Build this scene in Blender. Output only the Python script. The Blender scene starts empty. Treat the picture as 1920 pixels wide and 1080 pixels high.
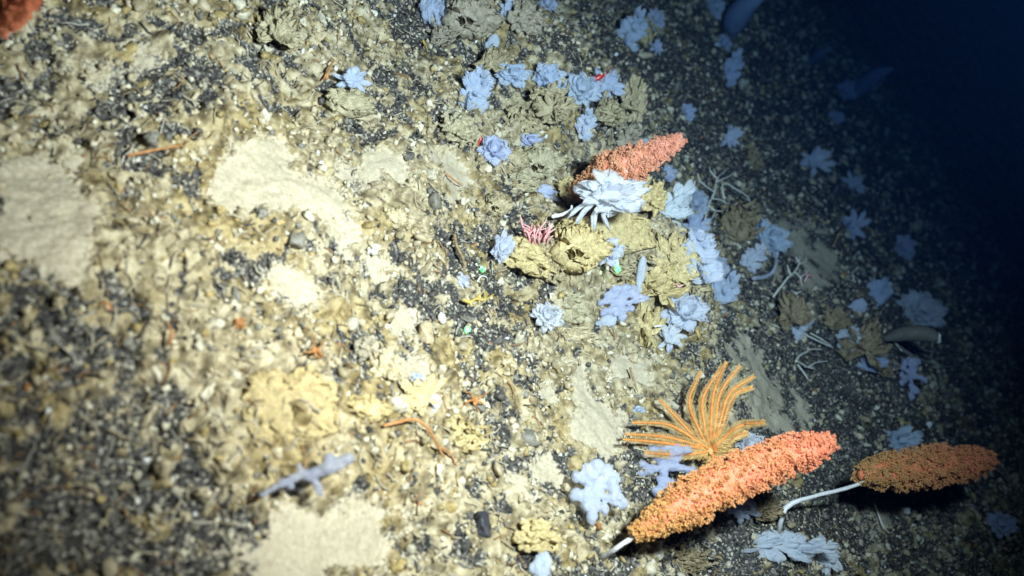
import bpy, math, random
import numpy as np
from mathutils import Vector, Matrix, noise as mnoise

# ------------------------------------------------------------------ camera
FPX = 1663.0                                   # focal length in photo pixels (1920 wide)
CAM = np.array([0.0, 0.0, 0.745])
FW = np.array([0.0, 0.8189, -0.5740])
XC = np.array([0.6160, 0.4521, 0.6450])
XC /= np.linalg.norm(XC)
YC = np.cross(-FW, XC)
scene = bpy.context.scene
COL = scene.collection
cam_data = bpy.data.cameras.new('camera')
cam_data.sensor_width = 36.0
cam_data.lens = 36.0 * FPX / 1920.0
cam_data.clip_start = 0.02
cam_data.clip_end = 200.0
cam_data.dof.use_dof = True
cam_data.dof.focus_distance = 1.38
cam_data.dof.aperture_fstop = 3.0
cam = bpy.data.objects.new('camera', cam_data)
COL.objects.link(cam)
R = Matrix(((XC[0], YC[0], -FW[0]), (XC[1], YC[1], -FW[1]), (XC[2], YC[2], -FW[2])))
cam.matrix_world = Matrix.Translation(Vector(CAM)) @ R.to_4x4()
scene.camera = cam

# ------------------------------------------------------------------ world: lightless deep water
world = bpy.data.worlds.new('World')
scene.world = world
world.use_nodes = True
bg = world.node_tree.nodes['Background']
bg.inputs[0].default_value = (0.05, 0.16, 0.60, 1)
bg.inputs[1].default_value = 0.004


def camspace(x, y, z):
    """metres right, up and back of the lens -> world point"""
    return CAM + XC * x + YC * y - FW * z


# ------------------------------------------------------------------ the vehicle's lamp
def aim(ob, target):
    d = Vector(target) - ob.location
    ob.rotation_euler = d.to_track_quat('-Z', 'Y').to_euler()


LAMP_POS = camspace(0.42, 0.21, -0.33)
lamp_data = bpy.data.lights.new('vehicle_lamp', 'SPOT')
lamp_data.energy = 220
lamp_data.color = (1.0, 0.825, 0.645)
lamp_data.spot_size = math.radians(107)
lamp_data.spot_blend = 0.92
lamp_data.shadow_soft_size = 0.05
lamp = bpy.data.objects.new('vehicle_lamp', lamp_data)
COL.objects.link(lamp)
lamp.location = Vector(LAMP_POS)
LAMP_AIM = (965, 378)

vs = scene.view_settings
vs.view_transform = 'Standard'
vs.look = 'None'
vs.exposure = 0.0
vs.gamma = 1.0
scene.cycles.use_denoising = True
scene.cycles.max_bounces = 5
scene.cycles.diffuse_bounces = 2
scene.cycles.glossy_bounces = 2
scene.cycles.transmission_bounces = 3
scene.cycles.volume_bounces = 0
scene.cycles.sample_clamp_indirect = 4.0
scene.cycles.use_adaptive_sampling = True
scene.cycles.adaptive_threshold = 0.02

rng = np.random.default_rng(7)
random.seed(7)


# ------------------------------------------------------------------ noise fields
def _hash(ix, iy, seed):
    h = (ix.astype(np.int64) * 374761393 + iy.astype(np.int64) * 668265263 + seed * 1442695041) & 0xFFFFFFFF
    h = ((h ^ (h >> 13)) * 1274126177) & 0xFFFFFFFF
    h = ((h ^ (h >> 16)) * 2246822519) & 0xFFFFFFFF
    return (h ^ (h >> 15)) & 0xFFFFFF


def perlin(x, y, seed=0):
    x = np.asarray(x, float); y = np.asarray(y, float)
    x0 = np.floor(x); y0 = np.floor(y)
    fx = x - x0; fy = y - y0
    u = fx * fx * fx * (fx * (fx * 6 - 15) + 10); v = fy * fy * fy * (fy * (fy * 6 - 15) + 10)

    def g(ix, iy, dx, dy):
        a = _hash(ix, iy, seed) * (2 * math.pi / 0xFFFFFF)
        return np.cos(a) * dx + np.sin(a) * dy
    a = g(x0, y0, fx, fy); b = g(x0 + 1, y0, fx - 1, fy)
    c = g(x0, y0 + 1, fx, fy - 1); d = g(x0 + 1, y0 + 1, fx - 1, fy - 1)
    return 1.5 * ((a * (1 - u) + b * u) * (1 - v) + (c * (1 - u) + d * u) * v)


def fbm(x, y, octaves, seed=0, gain=0.5):
    s = 0; a = 1.0
    for k in range(octaves):
        s = s + a * perlin(x * 2 ** k + 17.3 * k, y * 2 ** k - 9.1 * k, seed + k)
        a *= gain
    return s


def worley(x, y, seed=0):
    x0 = np.floor(x); y0 = np.floor(y)
    best = np.full(np.shape(x), 9.0)
    for i in (-1, 0, 1):
        for j in (-1, 0, 1):
            cx = x0 + i; cy = y0 + j
            px = cx + _hash(cx, cy, seed) / 0xFFFFFF
            py = cy + _hash(cx, cy, seed + 91) / 0xFFFFFF
            best = np.minimum(best, (px - x) ** 2 + (py - y) ** 2)
    return np.sqrt(best)


def sstep(a, b, x):
    t = np.clip((x - a) / (b - a), 0, 1)
    return t * t * (3 - 2 * t)


# ------------------------------------------------------------------ photo pixel <-> place
def ray(px, py):
    return FW + XC * ((px - 960.0) / FPX) + YC * ((540.0 - py) / FPX)


def flat(px, py):
    d = ray(px, py)
    return CAM + d * (-CAM[2] / d[2])


def to_px(x, y, z):
    dx = x - CAM[0]; dy = y - CAM[1]; dz = z - CAM[2]
    dep = dx * FW[0] + dy * FW[1] + dz * FW[2]
    dep_s = np.where(np.abs(dep) < 1e-4, 1e-4, dep)
    u = 960 + FPX * (dx * XC[0] + dy * XC[1] + dz * XC[2]) / dep_s
    v = 540 - FPX * (dx * YC[0] + dy * YC[1] + dz * YC[2]) / dep_s
    return u, v, dep


# mounds and hollows of the seabed: photo position, radius (m), height (m)
MOUNDS = [(flat(px, py), r, h) for px, py, r, h in (
    (1150, 450, 0.10, 0.060), (1240, 540, 0.11, 0.075), (1050, 490, 0.07, 0.045),
    (1060, 210, 0.16, 0.045), (1180, 240, 0.12, 0.035), (900, 40, 0.16, 0.030),
    (1330, 1010, 0.12, -0.045), (120, 900, 0.12, -0.035), (90, 180, 0.12, -0.030),
    (560, 770, 0.09, 0.028), (780, 760, 0.07, 0.022), (1120, 500, 0.03, -0.022), (965, 530, 0.03, -0.02),
    (250, 480, 0.10, 0.02), (1520, 440, 0.15, 0.03), (1650, 660, 0.16, 0.04))]


def macro(x, y):
    h = 0.030 * perlin(x * 1.7, y * 1.7, 3) + 0.020 * perlin(x * 4.3, y * 4.3, 5) + 0.010 * perlin(x * 9, y * 9, 6)
    for c, r, a in MOUNDS:
        h = h + a * np.exp(-((x - c[0]) ** 2 + (y - c[1]) ** 2) / (r * r))
    return h


# bare sediment patches: photo centre, half axes in px, tilt
SEDIMENT = [(470, 332, 80, 66, -20, 2.0), (575, 375, 72, 42, -10, 1.8), (430, 368, 50, 42, 0, 1.6), (520, 370, 60, 45, 0, 1.6), (70, 410, 100, 95, 0, 1.6),
            (110, 480, 60, 60, 0, .8), (60, 330, 80, 40, 0, .7), (620, 1020, 140, 75, 0, 1.2), (500, 1040, 90, 60, 0, .9),
            (700, 960, 60, 30, -20, .6), (535, 545, 58, 40, -25, .8), (660, 440, 70, 30, -30, .28), (1110, 790, 55, 90, 10, .42),
            (1070, 720, 50, 45, 0, .35), (1520, 470, 80, 34, -35, .6), (1400, 690, 60, 40, -30, .35), (1440, 770, 62, 46, -20, .65),
            (1180, 700, 38, 32, 0, .3), (1640, 960, 32, 38, 0, .7), (190, 120, 70, 38, 10, .35),
            (700, 320, 55, 34, -20, .45), (1500, 520, 50, 24, -30, .4),
            (840, 340, 60, 40, -20, .3), (680, 480, 50, 40, -40, .22), (770, 660, 40, 60, 0, .3), (1000, 900, 50, 40, 0, .25)]


def sediment(px, py):
    s = np.full(np.shape(px), -2.0)
    for cx, cy, a, b, t, pk in SEDIMENT:
        t = math.radians(-t)
        dx = px - cx; dy = py - cy
        u = (dx * math.cos(t) + dy * math.sin(t)) / a
        v = (-dx * math.sin(t) + dy * math.cos(t)) / b
        q = 1 - np.sqrt(u * u + v * v)
        s = np.maximum(s, np.where(q > 0, q * pk, q))
    return np.maximum(s, -1.0)


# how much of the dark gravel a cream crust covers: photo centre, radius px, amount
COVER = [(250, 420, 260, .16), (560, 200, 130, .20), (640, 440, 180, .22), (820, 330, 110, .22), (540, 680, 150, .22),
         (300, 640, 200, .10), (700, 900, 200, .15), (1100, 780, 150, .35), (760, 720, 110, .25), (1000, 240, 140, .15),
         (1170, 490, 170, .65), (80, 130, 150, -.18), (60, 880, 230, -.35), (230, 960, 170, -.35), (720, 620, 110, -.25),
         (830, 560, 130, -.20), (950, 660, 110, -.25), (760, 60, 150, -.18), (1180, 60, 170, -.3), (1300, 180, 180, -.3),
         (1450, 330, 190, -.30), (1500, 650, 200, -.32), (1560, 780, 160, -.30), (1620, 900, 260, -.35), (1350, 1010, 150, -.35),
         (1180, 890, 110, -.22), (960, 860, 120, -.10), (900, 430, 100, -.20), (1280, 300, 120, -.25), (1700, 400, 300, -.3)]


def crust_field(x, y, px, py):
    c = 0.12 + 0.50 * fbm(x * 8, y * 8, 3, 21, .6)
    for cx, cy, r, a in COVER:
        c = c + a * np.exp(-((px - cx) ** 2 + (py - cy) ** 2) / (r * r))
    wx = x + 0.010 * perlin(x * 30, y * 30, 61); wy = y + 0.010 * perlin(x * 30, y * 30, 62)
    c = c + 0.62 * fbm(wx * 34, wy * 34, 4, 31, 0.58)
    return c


def relief(x, y):
    """full height of the seabed with crust value and sediment value"""
    m = macro(x, y)
    px, py, dep = to_px(x, y, m)
    ok = dep > 0.1
    px = np.where(ok, px, -9999.0); py = np.where(ok, py, -9999.0)
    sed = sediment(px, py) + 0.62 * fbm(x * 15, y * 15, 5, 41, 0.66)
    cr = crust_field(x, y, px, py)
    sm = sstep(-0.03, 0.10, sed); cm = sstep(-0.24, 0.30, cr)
    g = worley(x * 135, y * 135, 11)
    g2 = worley(x * 60, y * 60, 12)
    hump = sstep(.28, .0, worley(x * 17 + .25 * perlin(x * 40, y * 40, 9), y * 17, 18))
    gravel = 0.0055 * (0.75 - g) + 0.0050 * (0.6 - g2) + 0.0035 * fbm(x * 40, y * 40, 3, 51)
    lump = worley(x * 48 + 0.3 * perlin(x * 60, y * 60, 8), y * 48, 14)
    crust = 0.0075 + 0.0075 * (0.62 - lump) + 0.0040 * fbm(x * 55, y * 55, 3, 52) + 0.0022 * (0.6 - worley(x * 150, y * 150, 15)) + 0.011 * hump
    sand = 0.0040 + 0.0036 * fbm(x * 26, y * 26, 5, 53, .6)
    h = gravel * (1 - cm) + crust * cm
    h = h * (1 - sm) + sand * sm
    return m + h, cr, sed


def ground(px, py, h=0.0):
    """point seen at a photo pixel, h metres above the seabed"""
    d = ray(px, py)
    z = min((h - CAM[2]) / min(d[2], -0.03), 9.0)
    for k in range(12):
        p = CAM + d * z
        zz = (float(macro(p[0], p[1])) + 0.004 + h - CAM[2]) / min(d[2], -0.03)
        z = 0.5 * z + 0.5 * min(max(zz, 0.2), 9.0)
    return CAM + d * z


def depth(p):
    return float(np.dot(np.asarray(p) - CAM, FW))


aim(lamp, ground(*LAMP_AIM))


# ------------------------------------------------------------------ materials
def mat(name):
    m = bpy.data.materials.new(name)
    m.use_nodes = True
    nt = m.node_tree
    return m, nt, nt.nodes['Principled BSDF']


def N(nt, kind, **kw):
    n = nt.nodes.new(kind)
    for k, v in kw.items():
        setattr(n, k, v)
    return n


def ramp(nt, fac, stops):
    r = N(nt, 'ShaderNodeValToRGB')
    e = r.color_ramp.elements
    while len(e) < len(stops):
        e.new(0.5)
    for i, (p, c) in enumerate(stops):
        e[i].position = p
        e[i].color = (*c, 1)
    nt.links.new(fac, r.inputs[0])
    return r.outputs[0]


def mix(nt, fac, a, b, mode='MIX'):
    n = N(nt, 'ShaderNodeMix', data_type='RGBA', blend_type=mode)
    for sock, v in ((n.inputs[0], fac), (n.inputs[6], a), (n.inputs[7], b)):
        if hasattr(v, 'links'):
            nt.links.new(v, sock)
        elif isinstance(v, tuple):
            sock.default_value = (*v, 1)
        else:
            sock.default_value = v
    return n.outputs[2]


def math_(nt, op, a, b=None, clamp=False):
    n = N(nt, 'ShaderNodeMath', operation=op, use_clamp=clamp)
    for i, v in enumerate((a, b)):
        if v is None:
            continue
        if hasattr(v, 'links'):
            nt.links.new(v, n.inputs[i])
        else:
            n.inputs[i].default_value = v
    return n.outputs[0]


def noise_tex(nt, vec, scale, detail=3, rough=0.6):
    n = N(nt, 'ShaderNodeTexNoise')
    n.inputs['Scale'].default_value = scale
    n.inputs['Detail'].default_value = detail
    n.inputs['Roughness'].default_value = rough
    nt.links.new(vec, n.inputs['Vector'])
    return n.outputs[0]


def bump(nt, b, height, strength, dist):
    n = N(nt, 'ShaderNodeBump')
    n.inputs['Strength'].default_value = strength
    n.inputs['Distance'].default_value = dist
    nt.links.new(height, n.inputs['Height'])
    nt.links.new(n.outputs[0], b.inputs['Normal'])


def maprange(nt, v, a, b):
    n = N(nt, 'ShaderNodeMapRange', interpolation_type='SMOOTHSTEP')
    nt.links.new(v, n.inputs[0])
    n.inputs[1].default_value = a
    n.inputs[2].default_value = b
    return n.outputs[0]


def attr(nt, name):
    return N(nt, 'ShaderNodeAttribute', attribute_name=name)


def seabed_material():
    m, nt, b = mat('seabed_gravel_crust')
    pos = N(nt, 'ShaderNodeNewGeometry').outputs['Position']
    fine = noise_tex(nt, pos, 210, 3, 0.7)
    mid = noise_tex(nt, pos, 60, 3, 0.6)
    wide = noise_tex(nt, pos, 9, 2, 0.5)
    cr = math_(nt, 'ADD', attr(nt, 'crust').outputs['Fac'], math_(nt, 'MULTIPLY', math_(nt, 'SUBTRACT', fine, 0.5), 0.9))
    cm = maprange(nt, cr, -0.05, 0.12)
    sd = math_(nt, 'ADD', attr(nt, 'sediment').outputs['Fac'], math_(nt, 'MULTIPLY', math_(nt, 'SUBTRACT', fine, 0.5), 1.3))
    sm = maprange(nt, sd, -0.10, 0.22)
    v = N(nt, 'ShaderNodeTexVoronoi')
    v.inputs['Scale'].default_value = 300
    nt.links.new(pos, v.inputs['Vector'])
    grit = N(nt, 'ShaderNodeSeparateColor')
    nt.links.new(v.outputs['Color'], grit.inputs[0])
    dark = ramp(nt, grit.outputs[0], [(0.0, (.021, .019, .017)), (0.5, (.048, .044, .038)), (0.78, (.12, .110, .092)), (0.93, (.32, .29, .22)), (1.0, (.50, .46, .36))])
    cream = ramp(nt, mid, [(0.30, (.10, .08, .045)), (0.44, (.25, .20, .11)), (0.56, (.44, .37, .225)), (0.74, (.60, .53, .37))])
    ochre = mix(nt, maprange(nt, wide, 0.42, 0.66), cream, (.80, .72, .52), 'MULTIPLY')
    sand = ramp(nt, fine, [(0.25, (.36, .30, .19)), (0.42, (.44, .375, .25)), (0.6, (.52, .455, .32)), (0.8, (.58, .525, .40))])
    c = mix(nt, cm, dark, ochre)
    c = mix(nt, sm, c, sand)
    nt.links.new(c, b.inputs['Base Color'])
    b.inputs['Roughness'].default_value = 0.62
    b.inputs['Specular IOR Level'].default_value = 0.3
    hb = math_(nt, 'ADD', fine, math_(nt, 'MULTIPLY', mid, 1.5))
    bump(nt, b, hb, 0.6, 0.0016)
    return m


def stone_material(name, source):
    """lumpy cream, grey and black nodules; the colour of each comes from its attribute or its object colour"""
    m, nt, b = mat(name)
    pos = N(nt, 'ShaderNodeNewGeometry').outputs['Position']
    if source == 'attribute':
        base = attr(nt, 'tint').outputs['Color']
    else:
        base = N(nt, 'ShaderNodeObjectInfo').outputs['Color']
    n1 = noise_tex(nt, pos, 260, 3, 0.65)
    c = mix(nt, 0.65, base, ramp(nt, n1, [(0.3, (.45, .45, .47)), (0.55, (1, 1, 1)), (0.75, (1.25, 1.2, 1.1))]), 'MULTIPLY')
    nt.links.new(c, b.inputs['Base Color'])
    b.inputs['Roughness'].default_value = 0.5
    b.inputs['Specular IOR Level'].default_value = 0.4
    bump(nt, b, n1, 0.7, 0.0012)
    return m


def sponge_material(name, dark, light, sss, scale=34, rough=0.5, alpha=1.0):
    m, nt, b = mat(name)
    tc = N(nt, 'ShaderNodeTexCoord').outputs['Object']
    geo = N(nt, 'ShaderNodeNewGeometry').outputs['Position']
    info = N(nt, 'ShaderNodeObjectInfo')
    n1 = noise_tex(nt, geo, scale * 2.2, 4, 0.6)
    n2 = noise_tex(nt, geo, scale * 9, 2, 0.6)
    f = math_(nt, 'ADD', math_(nt, 'MULTIPLY', n1, 0.55), math_(nt, 'MULTIPLY', n2, 0.45))
    c = ramp(nt, f, [(0.34, dark), (0.60, light)])
    c = mix(nt, 1.0, c, info.outputs['Color'], 'MULTIPLY')
    nt.links.new(c, b.inputs['Base Color'])
    b.inputs['Roughness'].default_value = rough
    b.inputs['Specular IOR Level'].default_value = 0.25
    if sss:
        b.inputs['Subsurface Weight'].default_value = sss
        b.inputs['Subsurface Radius'].default_value = (0.7, 0.85, 1.0)
        b.inputs['Subsurface Scale'].default_value = 0.02
    bump(nt, b, f, 0.55, 0.004)
    b.inputs['Alpha'].default_value = alpha
    return m


def gauze_material():
    """thin bluish-white sponge tissue that lets light through, with silt caught on it"""
    m, nt, b = mat('pale_blue_sponge')
    geo = N(nt, 'ShaderNodeNewGeometry').outputs['Position']
    info = N(nt, 'ShaderNodeObjectInfo')
    n1 = noise_tex(nt, geo, 75, 4, 0.65)
    n2 = noise_tex(nt, geo, 420, 2, 0.6)
    f = math_(nt, 'ADD', math_(nt, 'MULTIPLY', n1, 0.6), math_(nt, 'MULTIPLY', n2, 0.4))
    c = ramp(nt, f, [(0.32, (.66, .715, .92)), (0.52, (.81, .85, .97)), (0.70, (.92, .935, .98))])
    c = mix(nt, 1.0, c, info.outputs['Color'], 'MULTIPLY')
    silt = maprange(nt, noise_tex(nt, geo, 120, 4, 0.7), 0.60, 0.72)
    c = mix(nt, math_(nt, 'MULTIPLY', silt, 0.55), c, (.34, .30, .22))
    nt.links.new(c, b.inputs['Base Color'])
    b.inputs['Roughness'].default_value = 0.65
    b.inputs['Specular IOR Level'].default_value = 0.15
    bump(nt, b, f, 0.6, 0.003)
    b.inputs['Subsurface Weight'].default_value = 0.35
    b.inputs['Subsurface Radius'].default_value = (0.75, 0.85, 1.0)
    b.inputs['Subsurface Scale'].default_value = 0.016
    tr = N(nt, 'ShaderNodeBsdfTranslucent')
    nt.links.new(c, tr.inputs['Color'])
    m1 = N(nt, 'ShaderNodeMixShader'); m1.inputs[0].default_value = 0.40
    nt.links.new(b.outputs[0], m1.inputs[1]); nt.links.new(tr.outputs[0], m1.inputs[2])
    tp = N(nt, 'ShaderNodeBsdfTransparent')
    m2 = N(nt, 'ShaderNodeMixShader'); m2.inputs[0].default_value = 0.36
    nt.links.new(m1.outputs[0], m2.inputs[1]); nt.links.new(tp.outputs[0], m2.inputs[2])
    nt.links.new(m2.outputs[0], nt.nodes['Material Output'].inputs['Surface'])
    return m


def plain_material(name, a, c, scale=120, rough=0.55, spec=0.3, bumpd=0.0015):
    m, nt, b = mat(name)
    geo = N(nt, 'ShaderNodeNewGeometry').outputs['Position']
    n1 = noise_tex(nt, geo, scale, 3, 0.6)
    nt.links.new(ramp(nt, n1, [(0.32, a), (0.68, c)]), b.inputs['Base Color'])
    b.inputs['Roughness'].default_value = rough
    b.inputs['Specular IOR Level'].default_value = spec
    bump(nt, b, n1, 0.5, bumpd)
    return m


M_BED = seabed_material()
M_STONE = stone_material('nodule_single', 'object')
M_RUBBLE = stone_material('nodule_many', 'attribute')
M_PALE = gauze_material()
M_TAN = sponge_material('tan_sponge', (.17, .135, .070), (.50, .42, .25), 0.0, 55)
M_ORANGE = sponge_material('orange_coral', (.74, .20, .075), (.90, .33, .17), 0.35, 40)
M_CRINOID = plain_material('feather_star_orange', (.62, .21, .045), (.80, .34, .09), 160)
M_PINNULE = plain_material('feather_star_fringe', (.52, .31, .10), (.72, .47, .18), 160)
M_BONE = plain_material('pale_coral_branch', (.62, .60, .48), (.84, .82, .70), 200)
M_WHITE = plain_material('white_coral', (.70, .69, .65), (.88, .87, .84), 200)
M_PINK = plain_material('pink_coral', (.78, .27, .26), (.90, .60, .57), 260)
M_RUST = plain_material('rusty_tube', (.34, .14, .045), (.55, .27, .10), 160)
M_YELLOW = plain_material('yellow_sponge', (.46, .33, .07), (.60, .46, .13), 160)
M_BROWN = plain_material('brown_tube', (.22, .15, .07), (.40, .29, .14), 160)
M_RED = plain_material('red_shrimp', (.42, .02, .015), (.62, .05, .03), 200, 0.3, 0.6)
M_GREY = plain_material('grey_skin', (.12, .115, .085), (.18, .17, .125), 60, 0.7, 0.2)
M_EYE = plain_material('shiny_eye', (.75, .72, .55), (.85, .82, .65), 60, 0.15, 0.8)


# ------------------------------------------------------------------ object helpers
def tag(o, label=None, cat=None, group=None, kind=None):
    if label: o['label'] = label
    if cat: o['category'] = cat
    if group: o['group'] = group
    if kind: o['kind'] = kind
    return o


def link(name, mesh, material=None, parent=None):
    o = bpy.data.objects.new(name, mesh)
    if material is not None and not mesh.materials:
        mesh.materials.append(material)
    COL.objects.link(o)
    o.parent = parent
    return o


def empty(name, p):
    o = bpy.data.objects.new(name, None)
    o.empty_display_size = 0.02
    COL.objects.link(o)
    o.location = Vector(p)
    return o


def make_mesh(name, verts, faces, smooth=True):
    """verts (n,3), faces (m,3) or (m,4) arrays"""
    verts = np.ascontiguousarray(verts, dtype=np.float32)
    faces = np.ascontiguousarray(faces, dtype=np.int32)
    me = bpy.data.meshes.new(name)
    k = faces.shape[1]
    me.vertices.add(len(verts)); me.vertices.foreach_set('co', verts.ravel())
    me.loops.add(faces.size); me.loops.foreach_set('vertex_index', faces.ravel())
    me.polygons.add(len(faces))
    me.polygons.foreach_set('loop_start', np.arange(0, faces.size, k, dtype=np.int32))
    me.polygons.foreach_set('loop_total', np.full(len(faces), k, dtype=np.int32))
    if smooth:
        me.polygons.foreach_set('use_smooth', np.ones(len(faces), dtype=bool))
    me.update(calc_edges=True)
    me.validate()
    return me


def icosphere(sub):
    t = (1 + 5 ** .5) / 2
    v = [(-1, t, 0), (1, t, 0), (-1, -t, 0), (1, -t, 0), (0, -1, t), (0, 1, t), (0, -1, -t), (0, 1, -t), (t, 0, -1), (t, 0, 1), (-t, 0, -1), (-t, 0, 1)]
    f = [(0, 11, 5), (0, 5, 1), (0, 1, 7), (0, 7, 10), (0, 10, 11), (1, 5, 9), (5, 11, 4), (11, 10, 2), (10, 7, 6), (7, 1, 8),
         (3, 9, 4), (3, 4, 2), (3, 2, 6), (3, 6, 8), (3, 8, 9), (4, 9, 5), (2, 4, 11), (6, 2, 10), (8, 6, 7), (9, 8, 1)]
    v = [np.array(p, float) / np.linalg.norm(p) for p in v]
    for _ in range(sub):
        cache = {}; nf = []

        def midp(a, b):
            key = (min(a, b), max(a, b))
            if key not in cache:
                p = v[a] + v[b]
                v.append(p / np.linalg.norm(p)); cache[key] = len(v) - 1
            return cache[key]
        for a, b, c in f:
            x, y, z = midp(a, b), midp(b, c), midp(c, a)
            nf += [(a, x, z), (b, y, x), (c, z, y), (x, y, z)]
        f = nf
    return np.array(v), np.array(f)


ICO0, ICO1, ICO2 = icosphere(0), icosphere(1), icosphere(2)


def lumpy(base, seed, amp=0.35, freq=1.3):
    v, f = base
    out = np.array([p * (1 + amp * mnoise.noise(Vector(p) * freq + Vector((seed * 7.1, seed * 3.3, seed)))
                         + 0.4 * amp * mnoise.noise(Vector(p) * freq * 2.3 + Vector((seed, 0, seed * 2.2)))) for p in v])
    return out, f


def balls(items, base):
    """items: (centre, (rx,ry,rz)) -> joined verts, faces"""
    v, f = base
    n = len(items)
    c = np.array([i[0] for i in items], float); r = np.array([i[1] for i in items], float)
    if r.ndim == 1:
        r = np.repeat(r[:, None], 3, 1)
    V = (v[None] * r[:, None, :] + c[:, None, :]).reshape(-1, 3)
    Fc = (f[None] + (np.arange(n) * len(v))[:, None, None]).reshape(-1, 3)
    return V, Fc


def catmull(pts, n):
    pts = np.asarray(pts, float)
    if len(pts) == 2:
        t = np.linspace(0, 1, n)[:, None]
        return pts[0] * (1 - t) + pts[1] * t
    P = np.vstack([2 * pts[0] - pts[1], pts, 2 * pts[-1] - pts[-2]])
    out = []
    segs = len(pts) - 1
    for s in np.linspace(0, segs - 1e-6, n):
        i = int(s); t = s - i
        a, b, c, d = P[i], P[i + 1], P[i + 2], P[i + 3]
        out.append(0.5 * ((2 * b) + (c - a) * t + (2 * a - 5 * b + 4 * c - d) * t * t + (3 * b - a - 3 * c + d) * t ** 3))
    return np.array(out)


def tube(path, radii, sides=6, wobble=0.0, squash=None):
    """tapered tube along points; returns verts, quad faces (ends closed to small caps)"""
    path = np.asarray(path, float)
    n = len(path)
    radii = np.interp(np.linspace(0, 1, n), np.linspace(0, 1, len(radii)), radii)
    tan = np.gradient(path, axis=0)
    tan /= np.linalg.norm(tan, axis=1)[:, None] + 1e-12
    ref = np.array([0.3, 0.2, 0.93])
    V = []
    for i in range(n):
        a = np.cross(tan[i], ref); a /= np.linalg.norm(a) + 1e-9
        b = np.cross(tan[i], a)
        for k in range(sides):
            w = 2 * math.pi * k / sides
            r = radii[i] * (1 + wobble * (random.random() - .5))
            V.append(path[i] + (a * math.cos(w) + b * math.sin(w)) * r)
    for end, i in ((-1, 0), (1, n - 1)):
        base = path[i] + tan[i] * end * radii[i] * 0.7
        for k in range(sides):
            V.append(base + (np.array(V[i * sides + k]) - path[i]) * 0.25)
    F = []
    for i in range(n - 1):
        for k in range(sides):
            k2 = (k + 1) % sides
            F.append((i * sides + k, i * sides + k2, (i + 1) * sides + k2, (i + 1) * sides + k))
    c0 = n * sides; c1 = c0 + sides
    for k in range(sides):
        k2 = (k + 1) % sides
        F.append((c0 + k, c0 + k2, k2, k))
        F.append(((n - 1) * sides + k, (n - 1) * sides + k2, c1 + k2, c1 + k))
    if sides == 6:
        F += [(c0, c0 + 3, c0 + 2, c0 + 1), (c0, c0 + 5, c0 + 4, c0 + 3), (c1, c1 + 1, c1 + 2, c1 + 3), (c1, c1 + 3, c1 + 4, c1 + 5)]
    elif sides == 4:
        F += [(c0, c0 + 3, c0 + 2, c0 + 1), (c1, c1 + 1, c1 + 2, c1 + 3)]
    elif sides == 8:
        F += [(c0, c0 + 3, c0 + 2, c0 + 1), (c0, c0 + 5, c0 + 4, c0 + 3), (c0, c0 + 7, c0 + 6, c0 + 5),
              (c1, c1 + 1, c1 + 2, c1 + 3), (c1, c1 + 3, c1 + 4, c1 + 5), (c1, c1 + 5, c1 + 6, c1 + 7)]
    return np.array(V), np.array(F)


def join(parts):
    V = []; F = []; o = 0
    for v, f in parts:
        V.append(v); F.append(np.asarray(f) + o); o += len(v)
    return np.vstack(V), np.vstack(F)


# ------------------------------------------------------------------ seabed
def build_seabed():
    step = 2.9
    us = np.arange(-230, 2150, step); vsx = np.arange(-170, 1250, step)
    U, W = np.meshgrid(us, vsx)
    dx = FW[0] + XC[0] * (U - 960) / FPX + YC[0] * (540 - W) / FPX
    dy = FW[1] + XC[1] * (U - 960) / FPX + YC[1] * (540 - W) / FPX
    dz = FW[2] + XC[2] * (U - 960) / FPX + YC[2] * (540 - W) / FPX
    z = -CAM[2] / np.minimum(dz, -1e-4)
    good = (dz < -0.05) & (z < 9.0)
    X = CAM[0] + dx * z; Y = CAM[1] + dy * z
    X = np.where(good, X, 0); Y = np.where(good, Y, 0)
    idx = np.full(U.shape, -1); idx[good] = np.arange(good.sum())
    x = X[good]; y = Y[good]
    h, cr, sd = relief(x, y)
    q = np.stack([idx[:-1, :-1], idx[1:, :-1], idx[1:, 1:], idx[:-1, 1:]], -1).reshape(-1, 4)
    q = q[(q >= 0).all(1)]
    V = np.stack([x, y, h], 1)
    me = make_mesh('seabed', V, q)
    a = me.attributes.new('crust', 'FLOAT', 'POINT'); a.data.foreach_set('value', cr.astype(np.float32))
    a = me.attributes.new('sediment', 'FLOAT', 'POINT'); a.data.foreach_set('value', sd.astype(np.float32))
    bed = link('seabed', me, M_BED)
    tag(bed, kind='structure')
    # the slope goes on around and beyond what the lamp reaches
    g = np.linspace(-14, 14, 260)
    GX, GY = np.meshgrid(g, g)
    hz = macro(GX.ravel(), GY.ravel()) - 0.03 + 0.01 * fbm(GX.ravel() * 14, GY.ravel() * 14, 2, 77)
    n = len(g)
    i = np.arange(n * n).reshape(n, n)
    q = np.stack([i[:-1, :-1], i[:-1, 1:], i[1:, 1:], i[1:, :-1]], -1).reshape(-1, 4)
    me2 = make_mesh('outer_seabed', np.stack([GX.ravel(), GY.ravel(), hz], 1), q)
    for nm, val in (('crust', fbm(GX.ravel() * 9, GY.ravel() * 9, 3, 78) * .6 - .1), ('sediment', np.full(n * n, -1.0))):
        a = me2.attributes.new(nm, 'FLOAT', 'POINT'); a.data.foreach_set('value', val.astype(np.float32))
    far = link('outer_seabed', me2, M_BED)
    tag(far, kind='structure')
    return bed


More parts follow.
